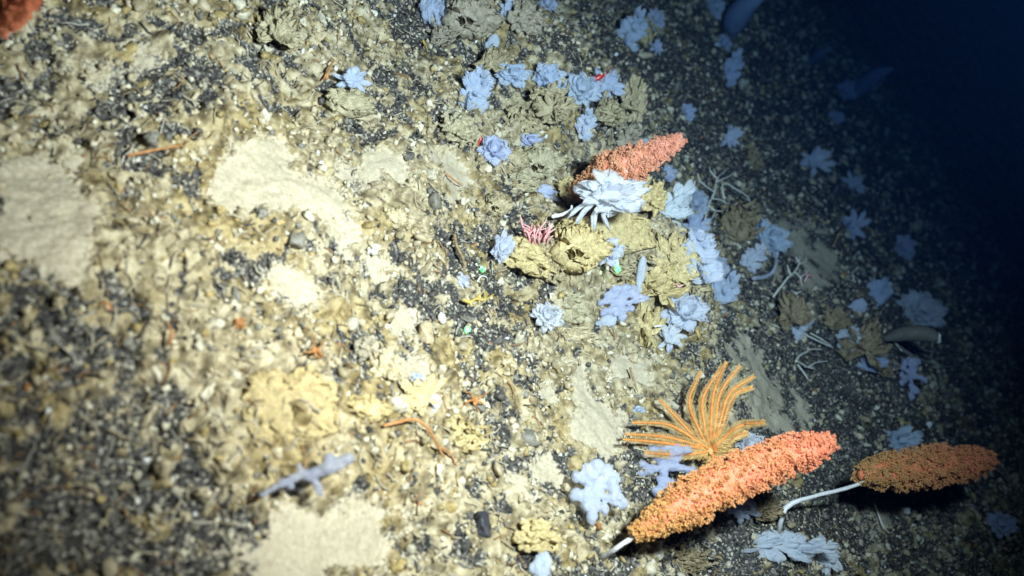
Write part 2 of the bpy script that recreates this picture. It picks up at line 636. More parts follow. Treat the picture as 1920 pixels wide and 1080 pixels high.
def nodule_colours(n, x, y, cr):
    """cream and ochre lumps where the crust lies, mostly dark grit with a few pale grains between"""
    r = rng.random(n)
    cream = np.array([.48, .40, .25]); pale = np.array([.62, .56, .40]); grey = np.array([.20, .185, .145]); slate = np.array([.100, .090, .075])
    black = np.array([.042, .038, .033]); rust = np.array([.36, .16, .055]); white = np.array([.78, .76, .70]); ochre = np.array([.40, .30, .12])
    bare = cr + .12 * rng.normal(size=n) < -.02
    cum_c = (.46, .70, .80, .91, .955, .988, .992, 1.0)
    cum_d = (.12, .22, .24, .40, .62, .984, .990, 1.0)
    cols = np.array([cream, pale, ochre, grey, slate, black, rust, white])
    k = np.where(bare, np.searchsorted(cum_d, r), np.searchsorted(cum_c, r))
    return np.clip(cols[np.minimum(k, 7)] * (0.75 + 0.5 * rng.random((n, 1))), 0, .9)


def build_nodules(bed):
    n = 560000
    lo = -3.2; hi = 3.2
    x = rng.uniform(-2.3, 2.6, n); y = rng.uniform(-0.3, 4.2, n)
    m = macro(x, y)
    px, py, dep = to_px(x, y, m)
    keep = (dep > .25) & (dep < 4.5) & (px > -160) & (px < 2080) & (py > -120) & (py < 1200)
    lod = np.clip((1.5 / np.maximum(dep, .1)) ** 1.7, 0, 1)
    keep &= rng.random(n) < lod
    x, y, dep = x[keep], y[keep], dep[keep]
    h, cr, sd = relief(x, y)
    dens = np.where(cr > .06, 0.36, 0.92)
    dens = np.where(sd > -.02, 0.03 + 0.30 * (1 - sstep(0, .22, sd)), dens)
    dens = dens * (0.55 + 0.9 * sstep(-.5, .5, fbm(x * 12, y * 12, 2, 88)))
    qx, qy, _ = to_px(x, y, h)
    dens = np.where((qx - 548) ** 2 + (qy - 758) ** 2 < 95 ** 2, 0, dens)
    k = rng.random(len(x)) < dens
    x, y, dep, h, cr, sd = [a[k] for a in (x, y, dep, h, cr, sd)]
    n = len(x)
    lump = (rng.random(n) < .007) & (sd < .05) & (dep < 2.4)
    r = 0.0019 * np.exp(rng.normal(0, .50, n))
    r = np.clip(r, .0010, .0085) * np.maximum(1, (dep / 1.5) ** .75)
    r = np.where(cr > .06, r * 1.15, r)
    r = np.where(lump, rng.uniform(.0040, .0088, n), r)
    r = np.where(cr < -.02, r * .84, r)
    r = np.where(sd > -.02, r * .55, r)
    tint = nodule_colours(n, x, y, cr)
    tint = np.where(((sd > -.02) & (rng.random(n) < .85))[:, None], np.array([.46, .39, .25]), tint)
    r = np.where((tint.max(1) < .075) & ~lump, np.minimum(r, .0030), r)
    rot = rng.normal(size=(n, 4)); rot /= np.linalg.norm(rot, axis=1)[:, None]
    tint = np.where((lump & ((tint.max(1) < .13) | (tint[:, 0] > 1.9 * tint[:, 1]) | (tint.min(1) > .42) | (tint[:, 0] - tint[:, 2] < .09)))[:, None], np.array([.34, .28, .16]), tint)
    sc = np.stack([r * (0.75 + 1.1 * rng.random(n) ** 2), r * (0.7 + .5 * rng.random(n)), r * (0.6 + .5 * rng.random(n))], 1)
    pos = np.stack([x, y, h + 0.25 * r], 1)
    px, py, _ = to_px(pos[:, 0], pos[:, 1], pos[:, 2])
    infr = (px > 5) & (px < 1915) & (py > 5) & (py < 1075)
    app = np.where(infr, r / dep, 0)
    order = np.argsort(-app)
    top = order[:300]
    rest = np.ones(n, bool); rest[top] = False
    print('nodules', n)

    def qrot(q, v):
        w, u = q[:, :1], q[:, 1:]
        if v.ndim == 2:
            v = np.broadcast_to(v[None], (len(q),) + v.shape)
        u = u[:, None, :]
        t = 2 * np.cross(np.broadcast_to(u, v.shape), v)
        return v + w[:, None] * t + np.cross(np.broadcast_to(u, v.shape), t)

    V = []; F = []; T = []; off = 0
    small = rest & (app < np.quantile(app[infr], .74))
    big = rest & ~small
    for sel, base, nv in ((small, ICO0, 6), (big, ICO1, 8)):
        ids = np.nonzero(sel)[0]
        for k in range(nv):
            bv, bf = lumpy(base, k + 1, 0.8, 1.2)
            s = ids[k::nv]
            if not len(s):
                continue
            vv = qrot(rot[s], bv[None] * sc[s][:, None, :]) + pos[s][:, None, :]
            V.append(vv.reshape(-1, 3))
            F.append((bf[None] + (np.arange(len(s)) * len(bv))[:, None, None]).reshape(-1, 3) + off)
            T.append(np.repeat(tint[s], len(bv), 0))
            off += len(s) * len(bv)
    V = np.vstack(V); F = np.vstack(F); T = np.vstack(T)
    me = make_mesh('rubble', V, F)
    a = me.attributes.new('tint', 'FLOAT_COLOR', 'POINT')
    a.data.foreach_set('color', np.hstack([T, np.ones((len(T), 1))]).astype(np.float32).ravel())
    o = link('rubble', me, M_RUBBLE, bed)
    tag(o, kind='stuff')
    print('rubble tris', len(F))
    protos = []
    for k in range(10):
        v, f = lumpy(ICO2 if k < 4 else ICO1, k + 30, 0.8, 1.3)
        pm = make_mesh('stone', v, f)
        pm.materials.append(M_STONE)
        protos.append(pm)
    for j, i in enumerate(top):
        o = link('stone', protos[j % 10], None, bed)
        o.location = Vector(pos[i]); o.scale = Vector(sc[i])
        o.rotation_mode = 'QUATERNION'
        o.rotation_quaternion = tuple(rot[i])
        o.color = (*tint[i], 1)


def build_twigs(bed):
    """crumbs of broken tube and branch among the gravel"""
    parts = []; tints = []
    cols = [(.42, .35, .22), (.50, .44, .30), (.30, .17, .07), (.06, .06, .06), (.46, .42, .33), (.26, .20, .11)]
    n = 0
    while n < 2300:
        px = random.uniform(-100, 1900); py = random.uniform(-60, 1140)
        d = ray(px, py)
        if d[2] > -0.2:
            continue
        p = flat(px, py)
        dep = depth(p)
        if float(sediment(np.array(px), np.array(py))) > -.35:
            continue
        if dep > 3 or random.random() > min(1, 1.6 / dep):
            continue
        L = random.uniform(.006, .028); a = random.uniform(0, 6.28); r = random.uniform(.0005, .0013)
        pts = []
        x, y = p[0], p[1]
        for k in range(4):
            pts.append((x, y)); x += math.cos(a) * L / 3; y += math.sin(a) * L / 3; a += random.uniform(-.5, .5)
        pts = np.array(pts)
        hh, _, _ = relief(pts[:, 0], pts[:, 1])
        P = np.column_stack([pts, hh + r + np.array([.0, .002, .003, .004]) * random.uniform(0, 1.3)])
        v, f = tube(P, [r, r, r * .7], 4)
        parts.append((v, f)); tints.append(np.repeat(np.array([random.choice(cols)]), len(v), 0))
        n += 1
    V, F = join(parts); T = np.vstack(tints)
    me = make_mesh('broken_twigs', V, F)
    a = me.attributes.new('tint', 'FLOAT_COLOR', 'POINT')
    a.data.foreach_set('color', np.hstack([T, np.ones((len(T), 1))]).astype(np.float32).ravel())
    o = link('broken_twigs', me, M_RUBBLE, bed)
    tag(o, kind='stuff')


BED = build_seabed()
build_nodules(BED)
build_twigs(BED)


# ------------------------------------------------------------------ sponges
def chain(p0, d, L, r0, r1, n=5, lift=0.0, curl=0.0, flat_z=1.0):
    """a finger of overlapping balls; d is an angle in the xy plane"""
    out = []
    x, y, z = p0
    a = d
    for k in range(n):
        t = k / (n - 1)
        out.append(((x, y, z + lift * t), (r0 + (r1 - r0) * t,) * 2 + ((r0 + (r1 - r0) * t) * flat_z,)))
        x += math.cos(a) * L / (n - 1); y += math.sin(a) * L / (n - 1)
        a += curl / n
    return out


def s_fingers(rd):
    it = [((0, 0, .08), (.13, .11, .10))]
    for k in range(rd.randint(6, 8)):
        a = 2 * math.pi * (k + rd.uniform(-.3, .3)) / 7
        l = rd.uniform(.30, .52)
        c = chain((0, 0, .10), a, l, .065, .055, 7, rd.uniform(-.02, .22), rd.uniform(-.8, .8))
        it += c
        e = c[-1][0]
        it.append((e, (rd.uniform(.075, .10),) * 3))
        if rd.random() < .8:
            it += chain(c[3][0], a + rd.choice((-1, 1)) * rd.uniform(.7, 1.2), .16, .07, .08, 4, .06)
    return it


def s_oval(rd):
    it = [((.0, 0, .12), (.42, .26, .18)), ((.15, .05, .16), (.28, .22, .17))]
    it += chain((-.3, 0, .08), math.radians(190), .22, .13, .08, 4)
    it += chain((-.3, -.05, .08), math.radians(230), .22, .08, .05, 4)
    return it


def s_branchy(rd):
    it = chain((-.50, -.20, .05), math.radians(32), .62, .055, .07, 9, .06, -.25)
    it += chain((0.0, .02, .08), math.radians(20), .48, .085, .11, 7, .10, .2)
    it += chain((0.05, .0, .08), math.radians(-75), .30, .065, .045, 6, -.02, .2)
    it += chain((-.08, .03, .08), math.radians(95), .18, .055, .04, 4, .04)
    it += chain((.22, .10, .10), math.radians(80), .16, .08, .06, 4, .06)
    it += chain((-.2, -.03, .06), math.radians(-80), .12, .06, .05, 4, 0)
    return it


def s_cabbage(rd):
    it = [((0, 0, .10), (.30, .30, .16))]
    for k in range(46):
        a = rd.uniform(0, 6.28); q = math.sqrt(rd.random())
        x, y = .36 * q * math.cos(a), .36 * q * math.sin(a)
        z = .10 + .20 * (1 - q * q)
        r = rd.uniform(.045, .085)
        it += chain((x, y, z), a + rd.uniform(-1.2, 1.2), rd.uniform(.05, .14), r, r * .8, 3, rd.uniform(.0, .10), 0, .75)
    return it


def petal(root, a, L, w, lift, rd, cup=.25, ruffle=.3, thick=.045, point=.0, curl=0.0):
    """one thin ruffled lobe growing outwards from the body, lens-shaped in section"""
    nu, nv = 9, 9
    ph = rd.uniform(0, 6.28); ph2 = rd.uniform(0, 6.28)
    U = np.linspace(0, 1, nu)[:, None]; Vv = np.linspace(-1, 1, nv)[None, :]
    W = w * (0.40 + 0.60 * np.sin(np.minimum(1, U * 1.2) * math.pi / 2))
    end = np.clip((U - .62) / .38, 0, 1)
    W = W * np.sqrt(np.clip(1 - end ** 2 * (.96 - point * .0), .02, 1)) * (1 - point * U)
    Ls = L * (1 + .10 * np.sin(Vv * 4.5 + ph) * U)
    ang = a + curl * U
    dx, dy = np.cos(ang), np.sin(ang)
    x = root[0] + dx * Ls * U - dy * W * Vv
    y = root[1] + dy * Ls * U + dx * W * Vv
    z = root[2] + lift * U ** 1.2 + cup * w * Vv ** 2 * U + ruffle * w * np.sin(Vv * 5.2 + ph2 + U * 3) * U
    t = thick * np.sqrt(np.clip(1.02 - Vv ** 2, 0.02, 1)) * np.sqrt(np.clip(1.05 - U ** 4, .05, 1))
    top = np.stack([x, y, z + t / 2 + 0 * x], -1).reshape(-1, 3)
    bot = np.stack([x, y, z - t / 2 + 0 * x], -1).reshape(-1, 3)
    g = np.arange(nu * nv).reshape(nu, nv)
    F = []
    o = nu * nv
    for p in range(nu - 1):
        for q in range(nv - 1):
            F.append((g[p, q], g[p + 1, q], g[p + 1, q + 1], g[p, q + 1]))
            F.append((o + g[p, q], o + g[p, q + 1], o + g[p + 1, q + 1], o + g[p + 1, q]))
    ring = list(g[:, 0]) + list(g[-1, 1:]) + list(g[-2::-1, -1]) + list(g[0, -2:0:-1])
    for k in range(len(ring)):
        p, q = ring[k], ring[(k + 1) % len(ring)]
        F.append((p, o + p, o + q, q))
    return np.vstack([top, bot]), np.array(F)


def p_rosette(rd):
    P = []
    for layer, (n, L, w, lift) in enumerate(((10, .48, .13, .02), (9, .40, .13, .14), (7, .28, .12, .24), (4, .16, .10, .30))):
        for k in range(n):
            a = 2 * math.pi * (k + rd.uniform(-.3, .3)) / n + layer * .4
            P.append(petal((.03 * math.cos(a), .03 * math.sin(a), .05), a, L * rd.uniform(.75, 1.12), w * rd.uniform(.8, 1.25),
                           lift * rd.uniform(.6, 1.4), rd, rd.uniform(-.3, .8), rd.uniform(.15, .45), .045, 0, rd.uniform(-.4, .4)))
    return P


def p_stack(rd):
    P = []
    for k in range(13):
        t = k / 12
        x = -.44 + .86 * t; y = .05 * math.sin(5 * t + rd.random())
        sz = .20 + .24 * math.sin(math.pi * min(1, .15 + t * .9))
        for sg in (-1, 1):
            P.append(petal((x, y, .07), sg * rd.uniform(.8, 1.7), sz * rd.uniform(.75, 1.15), .085 * rd.uniform(.8, 1.3), rd.uniform(.0, .12), rd,
                           rd.uniform(-.3, .7), rd.uniform(.2, .5)))
        if k % 2 == 0:
            P.append(petal((x, y, .08), rd.uniform(0, 6.28), .17, .10, .20, rd, .4, .4))
    P.append(petal((-.5, 0, .04), 0.0, 1.0, .11, .03, rd, .2, .2, .12))
    return P


def p_leaf(rd):
    P = []
    n = 8
    for k in range(n):
        a = math.radians(-45 + 270 * (k + rd.uniform(-.25, .25)) / (n - 1))
        P.append(petal((0, -.06, .06), a, rd.uniform(.40, .55), rd.uniform(.075, .12), rd.uniform(.0, .14), rd, .3, .3, .05, .12, rd.uniform(-.4, .4)))
    for k in range(6):
        P.append(petal((0, -.04, .09), rd.uniform(0, 6.28), rd.uniform(.2, .34), .13, .16, rd, .4, .4))
    P.append(petal((0, -.05, .05), math.radians(-95), .46, .07, -.03, rd, .1, .1, .08))
    return P


def p_droop(rd):
    P = p_rosette(rd)
    for a, l in ((3.35, .70), (3.6, .74), (3.95, .72), (4.25, .66)):
        P.append(petal((-.06, -.05, .14), a, l, .055, -.04, rd, .1, .1, .06, .45, .5))
    for k in range(10):
        a = 2 * math.pi * k / 10 + rd.uniform(-.2, .2)
        P.append(petal((.05 * math.cos(a), .05 * math.sin(a), .12), a, rd.uniform(.36, .50), .10, .16, rd, .3, .3, .05, 0, rd.uniform(-.4, .4)))
    return P


def p_cabbage(rd):
    P = []
    for k in range(40):
        a = rd.uniform(0, 6.28); q = .36 * math.sqrt(rd.random())
        x, y = q * math.cos(a), q * math.sin(a)
        z = .06 + .16 * (1 - (q / .36) ** 2)
        P.append(petal((x * .7, y * .7, z), a + rd.uniform(-1, 1), rd.uniform(.16, .30), rd.uniform(.09, .16), rd.uniform(.0, .13), rd,
                       rd.uniform(-.4, .7), rd.uniform(.25, .6), .06))
    return P


def p_frond(rd):
    P = []
    for k in range(13):
        a = math.radians(-30 + 240 * k / 12 + rd.uniform(-10, 10))
        P.append(petal((0, -.12, .06 + .01 * (k % 3)), a, rd.uniform(.40, .56), rd.uniform(.06, .10), rd.uniform(.02, .2), rd, .4, .9, .07, 0, rd.uniform(-.5, .5)))
    for k in range(9):
        P.append(petal((rd.uniform(-.1, .1), -.1 + rd.uniform(-.1, .1), .10), rd.uniform(0, 6.28), rd.uniform(.16, .3), .07, .16, rd, .4, .5, .06))
    return P


def p_tangle(rd):
    P = []
    for k in range(46):
        a = rd.uniform(0, 6.28); q = .40 * math.sqrt(rd.random())
        P.append(petal((q * math.cos(a), q * math.sin(a), .03 + .10 * rd.random()), rd.uniform(0, 6.28), rd.uniform(.12, .28), rd.uniform(.03, .07),
                       rd.uniform(.02, .24), rd, rd.uniform(-.5, .9), rd.uniform(.2, .8), .05, .1, rd.uniform(-1.2, 1.2)))
    return P


def petal_proto(name, style, seed, material, core):
    rd = random.Random(seed)
    V, F = join(style(rd))
    bv, bf = lumpy(ICO2, seed, .35, 1.6)
    bq = np.column_stack([bf, bf[:, 2]])
    rough = 0.016 if material is M_PALE else 0.050
    V = V + np.array([mnoise.noise_vector(Vector(p) * 9 + Vector((seed, 0, 0))) for p in V]) * rough
    mn, mx = V.min(0), V.max(0)
    cen = (mn + mx) / 2
    core_v = bv * np.array(core) + np.array([cen[0] if material is M_PALE else 0, 0, .05])
    me = bpy.data.meshes.new(name)
    fl = [tuple(q) for q in F.tolist()] + [tuple(t) for t in (bf + len(V)).tolist()]
    A = np.vstack([V, core_v])
    A[:, 0] = (A[:, 0] - cen[0]) / (mx[0] - mn[0]); A[:, 1] = (A[:, 1] - cen[1]) / (mx[1] - mn[1]); A[:, 2] -= .04
    me.from_pydata(A.tolist(), [], fl)
    me.polygons.foreach_set('use_smooth', np.ones(len(me.polygons), bool))
    me.materials.append(material)
    me.update()
    return me


def sponge_proto(name, style, seed, material, voxel):
    rd = random.Random(seed)
    V, F = balls(style(rd), ICO1)
    me = make_mesh(name + '_raw', V, F)
    tmp = bpy.data.objects.new(name + '_raw', me)
    COL.objects.link(tmp)
    m = tmp.modifiers.new('r', 'REMESH'); m.mode = 'VOXEL'; m.voxel_size = voxel; m.use_smooth_shade = True
    s = tmp.modifiers.new('s', 'SMOOTH'); s.factor = 0.5; s.iterations = 3
    dg = bpy.context.evaluated_depsgraph_get()
    out = bpy.data.meshes.new_from_object(tmp.evaluated_get(dg))
    bpy.data.objects.remove(tmp); bpy.data.meshes.remove(me)
    out.name = name
    n = len(out.vertices)
    co = np.empty(n * 3, np.float32); out.vertices.foreach_get('co', co)
    no = np.empty(n * 3, np.float32); out.vertex_normals.foreach_get('vector', no)
    co = co.reshape(-1, 3).astype(float); no = no.reshape(-1, 3)
    amp = .034 if material is M_PALE else .050
    for i in range(n):
        p = Vector(co[i]) * 6 + Vector((seed, 0, 0))
        co[i] += no[i] * (amp * mnoise.noise(p) + amp * .8 * mnoise.noise(p * 2.4) + amp * .5 * mnoise.noise(p * 5.1))
    mn = co.min(0); mx = co.max(0)
    co[:, 0] = (co[:, 0] - (mn[0] + mx[0]) / 2) / (mx[0] - mn[0])
    co[:, 1] = (co[:, 1] - (mn[1] + mx[1]) / 2) / (mx[1] - mn[1])
    co[:, 2] = co[:, 2] - .05
    out.vertices.foreach_set('co', co.astype(np.float32).ravel())
    out.polygons.foreach_set('use_smooth', np.ones(len(out.polygons), bool))
    out.materials.clear(); out.materials.append(material)
    out.update()
    return out


PALE = {'R': [petal_proto('pale_sponge', p_rosette, s, M_PALE, (.22, .22, .12)) for s in (1, 2, 3, 4)],
        'S': [petal_proto('pale_sponge', p_stack, s, M_PALE, (.40, .09, .07)) for s in (4, 5, 6)],
        'G': [sponge_proto('pale_sponge', s_fingers, s, M_PALE, .022) for s in (7, 8)],
        'L': [petal_proto('pale_sponge', p_leaf, s, M_PALE, (.18, .18, .09)) for s in (9, 10, 11)],
        'D': [petal_proto('pale_sponge', p_droop, 12, M_PALE, (.22, .22, .14))],
        'O': [sponge_proto('pale_sponge', s_oval, 13, M_PALE, .034)],
        'B': [sponge_proto('pale_sponge', s_branchy, 14, M_PALE, .028)]}
TAN = {'C': [petal_proto('tan_sponge', p_cabbage, s, M_TAN, (.42, .42, .24)) for s in (21, 22)] + [sponge_proto('tan_sponge', s_cabbage, s, M_TAN, .024) for s in (23, 24, 25)],
       'F': [petal_proto('tan_sponge', p_frond, s, M_TAN, (.18, .18, .12)) for s in (25, 26)],
       'K': [petal_proto('tan_sponge', p_tangle, s, M_TAN, (.34, .34, .10)) for s in (27, 28, 29)],
       'L': [petal_proto('tan_sponge', p_leaf, 30, M_TAN, (.2, .2, .1))]}
_count = {}


def place(protos, name, style, px, py, w, h, ang, lift, label, cat, group, tint=(1, 1, 1), face=.62):
    k = _count.get((name, style), 0)
    _count[(name, style)] = k + 1
    me = protos[style][k % len(protos[style])]
    p = ground(px, py, lift)
    dep = depth(p)
    to_cam = CAM - p; to_cam /= np.linalg.norm(to_cam)
    Z = to_cam * face + np.array([0, 0, 1.0]) * (1 - face); Z /= np.linalg.norm(Z)
    a = math.radians(ang)
    X = XC * math.cos(a) + YC * math.sin(a)
    X = X - Z * np.dot(X, Z); X /= np.linalg.norm(X)
    Y = np.cross(Z, X)
    s = dep / FPX
    sx, sy = w * s * 1.28, h * s * 1.28
    sz = 0.75 * min(sx, sy) + .25 * max(sx, sy)
    if w > 110 and name == 'tan_sponge':
        sz *= .32
    o = link(name, me)
    M = Matrix(((X[0], Y[0], Z[0]), (X[1], Y[1], Z[1]), (X[2], Y[2], Z[2]))).to_4x4()
    o.matrix_world = Matrix.Translation(Vector(p)) @ M @ Matrix.Diagonal((sx, sy, sz, 1))
    o.color = (*tint, 1)
    tag(o, label, cat, group)
    return o


PALE_ROWS = [
    # px, py, width, height, angle, style, lift, label
    (660, 153, 64, 46, 10, 'L', .02, 'pale blue leafy sponge sitting on a round olive sponge near the top'),
    (815, 14, 48, 70, 0, 'S', .01, 'faded blue sponge cut by the top edge beside the tall tan clump'),
    (952, 22, 32, 52, 0, 'L', .01, 'narrow blue sponge between two tan clumps at the top edge'),
    (1026, 8, 34, 34, 0, 'R', .01, 'small blue sponge at the top edge just past the last tan clump'),
    (922, 82, 22, 30, 0, 'O', .01, 'tiny smooth blue sponge above the forked tan sponge'),
    (893, 166, 78, 52, 75, 'S', .02, 'upright blue sponge with lobes down one side, leftmost of the upper row'),
    (963, 142, 62, 40, 0, 'R', .02, 'wide low blue sponge second along the upper row'),
    (1030, 148, 56, 50, 0, 'R', .02, 'blue sponge third along the upper row beside a pale knob'),
    (1088, 172, 66, 58, 0, 'R', .02, 'broad blue sponge touching the one beside the red shrimp'),
    (1137, 162, 60, 58, 20, 'L', .025, 'bright curled blue sponge right below the red shrimp'),
    (1097, 235, 56, 36, 80, 'S', .02, 'blue sponge tapering down to a point below the upper row'),
    (926, 283, 56, 50, 0, 'R', .02, 'round ruffled blue sponge next to a tiny orange shrimp'),
    (995, 265, 42, 26, 0, 'R', .01, 'small flat blue sponge right of the round ruffled one'),
    (1018, 362, 58, 30, -15, 'L', .01, 'thin blue sponge half hidden at the foot of the middle orange coral'),
    (1138, 378, 126, 98, 0, 'D', .075, 'largest white sponge with drooping fingers in front of the orange coral'),
    (1192, 272, 44, 18, 10, 'O', .005, 'sliver of blue sponge behind the top of the middle orange coral'),
    (1252, 326, 32, 28, 0, 'R', .005, 'dim blue sponge just under the tip of the middle orange coral'),
    (1250, 398, 118, 66, 52, 'S', .03, 'tall white-blue sponge slanting beside the yellow clump'),
    (1302, 386, 44, 56, 0, 'R', .005, 'shaded blue sponge behind the tall slanting white one'),
    (1304, 425, 56, 46, 20, 'L', .03, 'bright blue lobed sponge above the long ruffled one'),
    (1312, 478, 92, 62, 105, 'S', .035, 'long ruffled bright blue sponge on the edge of the sponge mound'),
    (1344, 505, 42, 50, 0, 'R', .005, 'shaded blue sponge tucked behind the long ruffled one'),
    (1140, 473, 56, 48, 0, 'R', .035, 'small round white rosette sponge over the dark hollow with a green dot'),
    (944, 462, 56, 36, 68, 'R', .02, 'oval lavender sponge beside the pink coral'),
    (868, 527, 24, 28, 0, 'L', .008, 'tiny blue-grey sponge left of the yellow sponge'),
    (1024, 597, 54, 50, 0, 'R', .02, 'white flower-shaped sponge with clear petals beside a translucent olive one'),
    (1166, 568, 80, 54, 25, 'G', .03, 'puffy white sponge with scalloped rim under the mound'),
    (1200, 518, 64, 14, 75, 'O', .03, 'slim upright white finger sponge above the puffy one'),
    (1136, 602, 34, 20, 10, 'O', .01, 'little pale sponge tucked below the puffy white one'),
    (1282, 585, 84, 66, 10, 'R', .03, 'wide white sponge at the lower corner of the mound'),
    (1258, 634, 56, 44, 60, 'L', .02, 'white sponge drooping below the wide corner one'),
    (1350, 552, 88, 50, 55, 'S', .012, 'frilled blue sponge falling down the shaded side of the mound'),
    (1446, 452, 66, 56, -30, 'R', .01, 'dim blue fan sponge beside the curled blue tube'),
    (1412, 484, 56, 38, 55, 'S', .015, 'blue-grey sponge in front of the brown frilly clump'),
    (1495, 606, 56, 40, 55, 'S', .015, 'blue-grey lobed sponge beside the brown palm-like sponge'),
    (1530, 305, 62, 48, -10, 'L', .03, 'pale blue maple-leaf shaped sponge alone on dark gravel'),
    (1370, 258, 46, 36, 60, 'L', .01, 'blue sponge alone right of the middle coral tip'),
    (1290, 212, 28, 30, 0, 'R', .008, 'small round blue sponge above the middle coral tip'),
    (1182, 62, 84, 48, 70, 'S', .02, 'tall dim blue sponge left of a yellowish one at the top'),
    (1228, 40, 30, 40, 0, 'R', .01, 'small dim blue sponge right of the tall dim one'),
    (1230, 90, 26, 28, 0, 'L', .01, 'little dark blue sponge below the tall dim one'),
    (1372, 128, 62, 34, 70, 'S', .02, 'dim blue sponge below the foot of the big blue blade'),
    (1356, 84, 28, 32, 0, 'R', .01, 'dark blue sponge at the foot of the big blue blade'),
    (1340, 14, 34, 40, 0, 'R', .01, 'dark blue sponge at the top edge left of the big blade'),
    (1602, 426, 62, 48, 50, 'L', .02, 'blue sponge half hidden by a dark twig on the shaded slope'),
    (1697, 465, 36, 44, 0, 'R', .02, 'dark blue sponge farthest out level with the curled tube'),
    (1640, 553, 76, 40, 50, 'S', .02, 'slanting blue sponge with a small bump at its foot'),
    (1606, 575, 30, 24, 0, 'O', .01, 'small round blue sponge at the foot of the slanting one'),
    (1724, 586, 78, 66, -20, 'R', .03, 'large dark blue sponge just above the grey sausage-shaped animal'),
    (1588, 636, 48, 40, 60, 'S', .02, 'blue-grey sponge pressed against the brown frond sponge'),
    (1636, 682, 54, 30, 8, 'R', .02, 'low wide blue sponge below the brown frond sponge'),
    (1706, 712, 48, 66, 0, 'G', .02, 'knobby blue sponge with spread feet below the pale twigs'),
    (1690, 828, 72, 46, 10, 'R', .01, 'dark blue sponge showing above the far orange coral'),
    (1598, 346, 44, 40, 0, 'L', .01, 'faint blue sponge below and right of the maple-leaf one'),
    (1590, 170, 42, 34, 30, 'R', .02, 'faintest blue sponge at the foot of the distant blue blade'),
    (1565, 222, 30, 24, 0, 'R', .01, 'very faint blue sponge between the maple-leaf one and the distant blade'),
    (1120, 925, 88, 96, 0, 'G', .03, 'milky white sponge with knobbed fingers left of the big orange coral base'),
    (1243, 884, 116, 80, 0, 'G', .012, 'milky white sponge under the feather star arms'),
    (1408, 836, 56, 44, 0, 'R', .012, 'white sponge peeping out right of the feather star'),
    (1393, 957, 50, 42, 0, 'G', .012, 'small lavender sponge below the big orange coral'),
    (1474, 1026, 150, 52, 2, 'S', .01, 'dull lavender saw-edged sponge at the bottom edge'),
    (1546, 1042, 50, 60, 30, 'R', .015, 'dull lavender sponge joined right of the saw-edged one'),
    (1012, 1060, 34, 42, 0, 'O', .01, 'small grey-white sponge cut by the bottom edge'),
    (576, 893, 140, 62, 8, 'B', .03, 'grey branching sponge reaching over the bright sand at the bottom'),
    (784, 710, 26, 20, 0, 'R', .02, 'tiny white sponge poking out above the yellow clump'),
    (806, 762, 40, 24, 40, 'O', .005, 'grey-white sponge hidden under the yellow clump'),
    (1874, 986, 52, 42, 0, 'R', .02, 'dark blue sponge alone at the far right bottom'),
    (1198, 770, 22, 16, 0, 'R', .005, 'tiny pale sponge left of the feather star arms'),
    (1428, 428, 30, 30, 0, 'R', .005, 'dim blue sponge behind the brown frilly clump'),
]
for px, py, w, h, a, st, lf, lab in PALE_ROWS:
    t = random.uniform(.96, 1.07)
    warm = random.uniform(-.05, .02)                    # some colonies greyer, some bluer
    if st != 'O' and ('white' in lab or 'lavender' in lab or 'grey' in lab):
        tn = (t * 1.07 + warm, t * 1.05, 1.0)
    else:
        tn = (t * .95 + warm, t * .98, 1.0)
    if st == 'G':
        tn = (t * .84, t * .86, .92)
    if st == 'B':
        tn = (.66, .66, .68)
    place(PALE, 'pale_sponge', st, px, py, w, h, a, lf, lab, 'sponge', 'pale blue lobed sponges', tn)

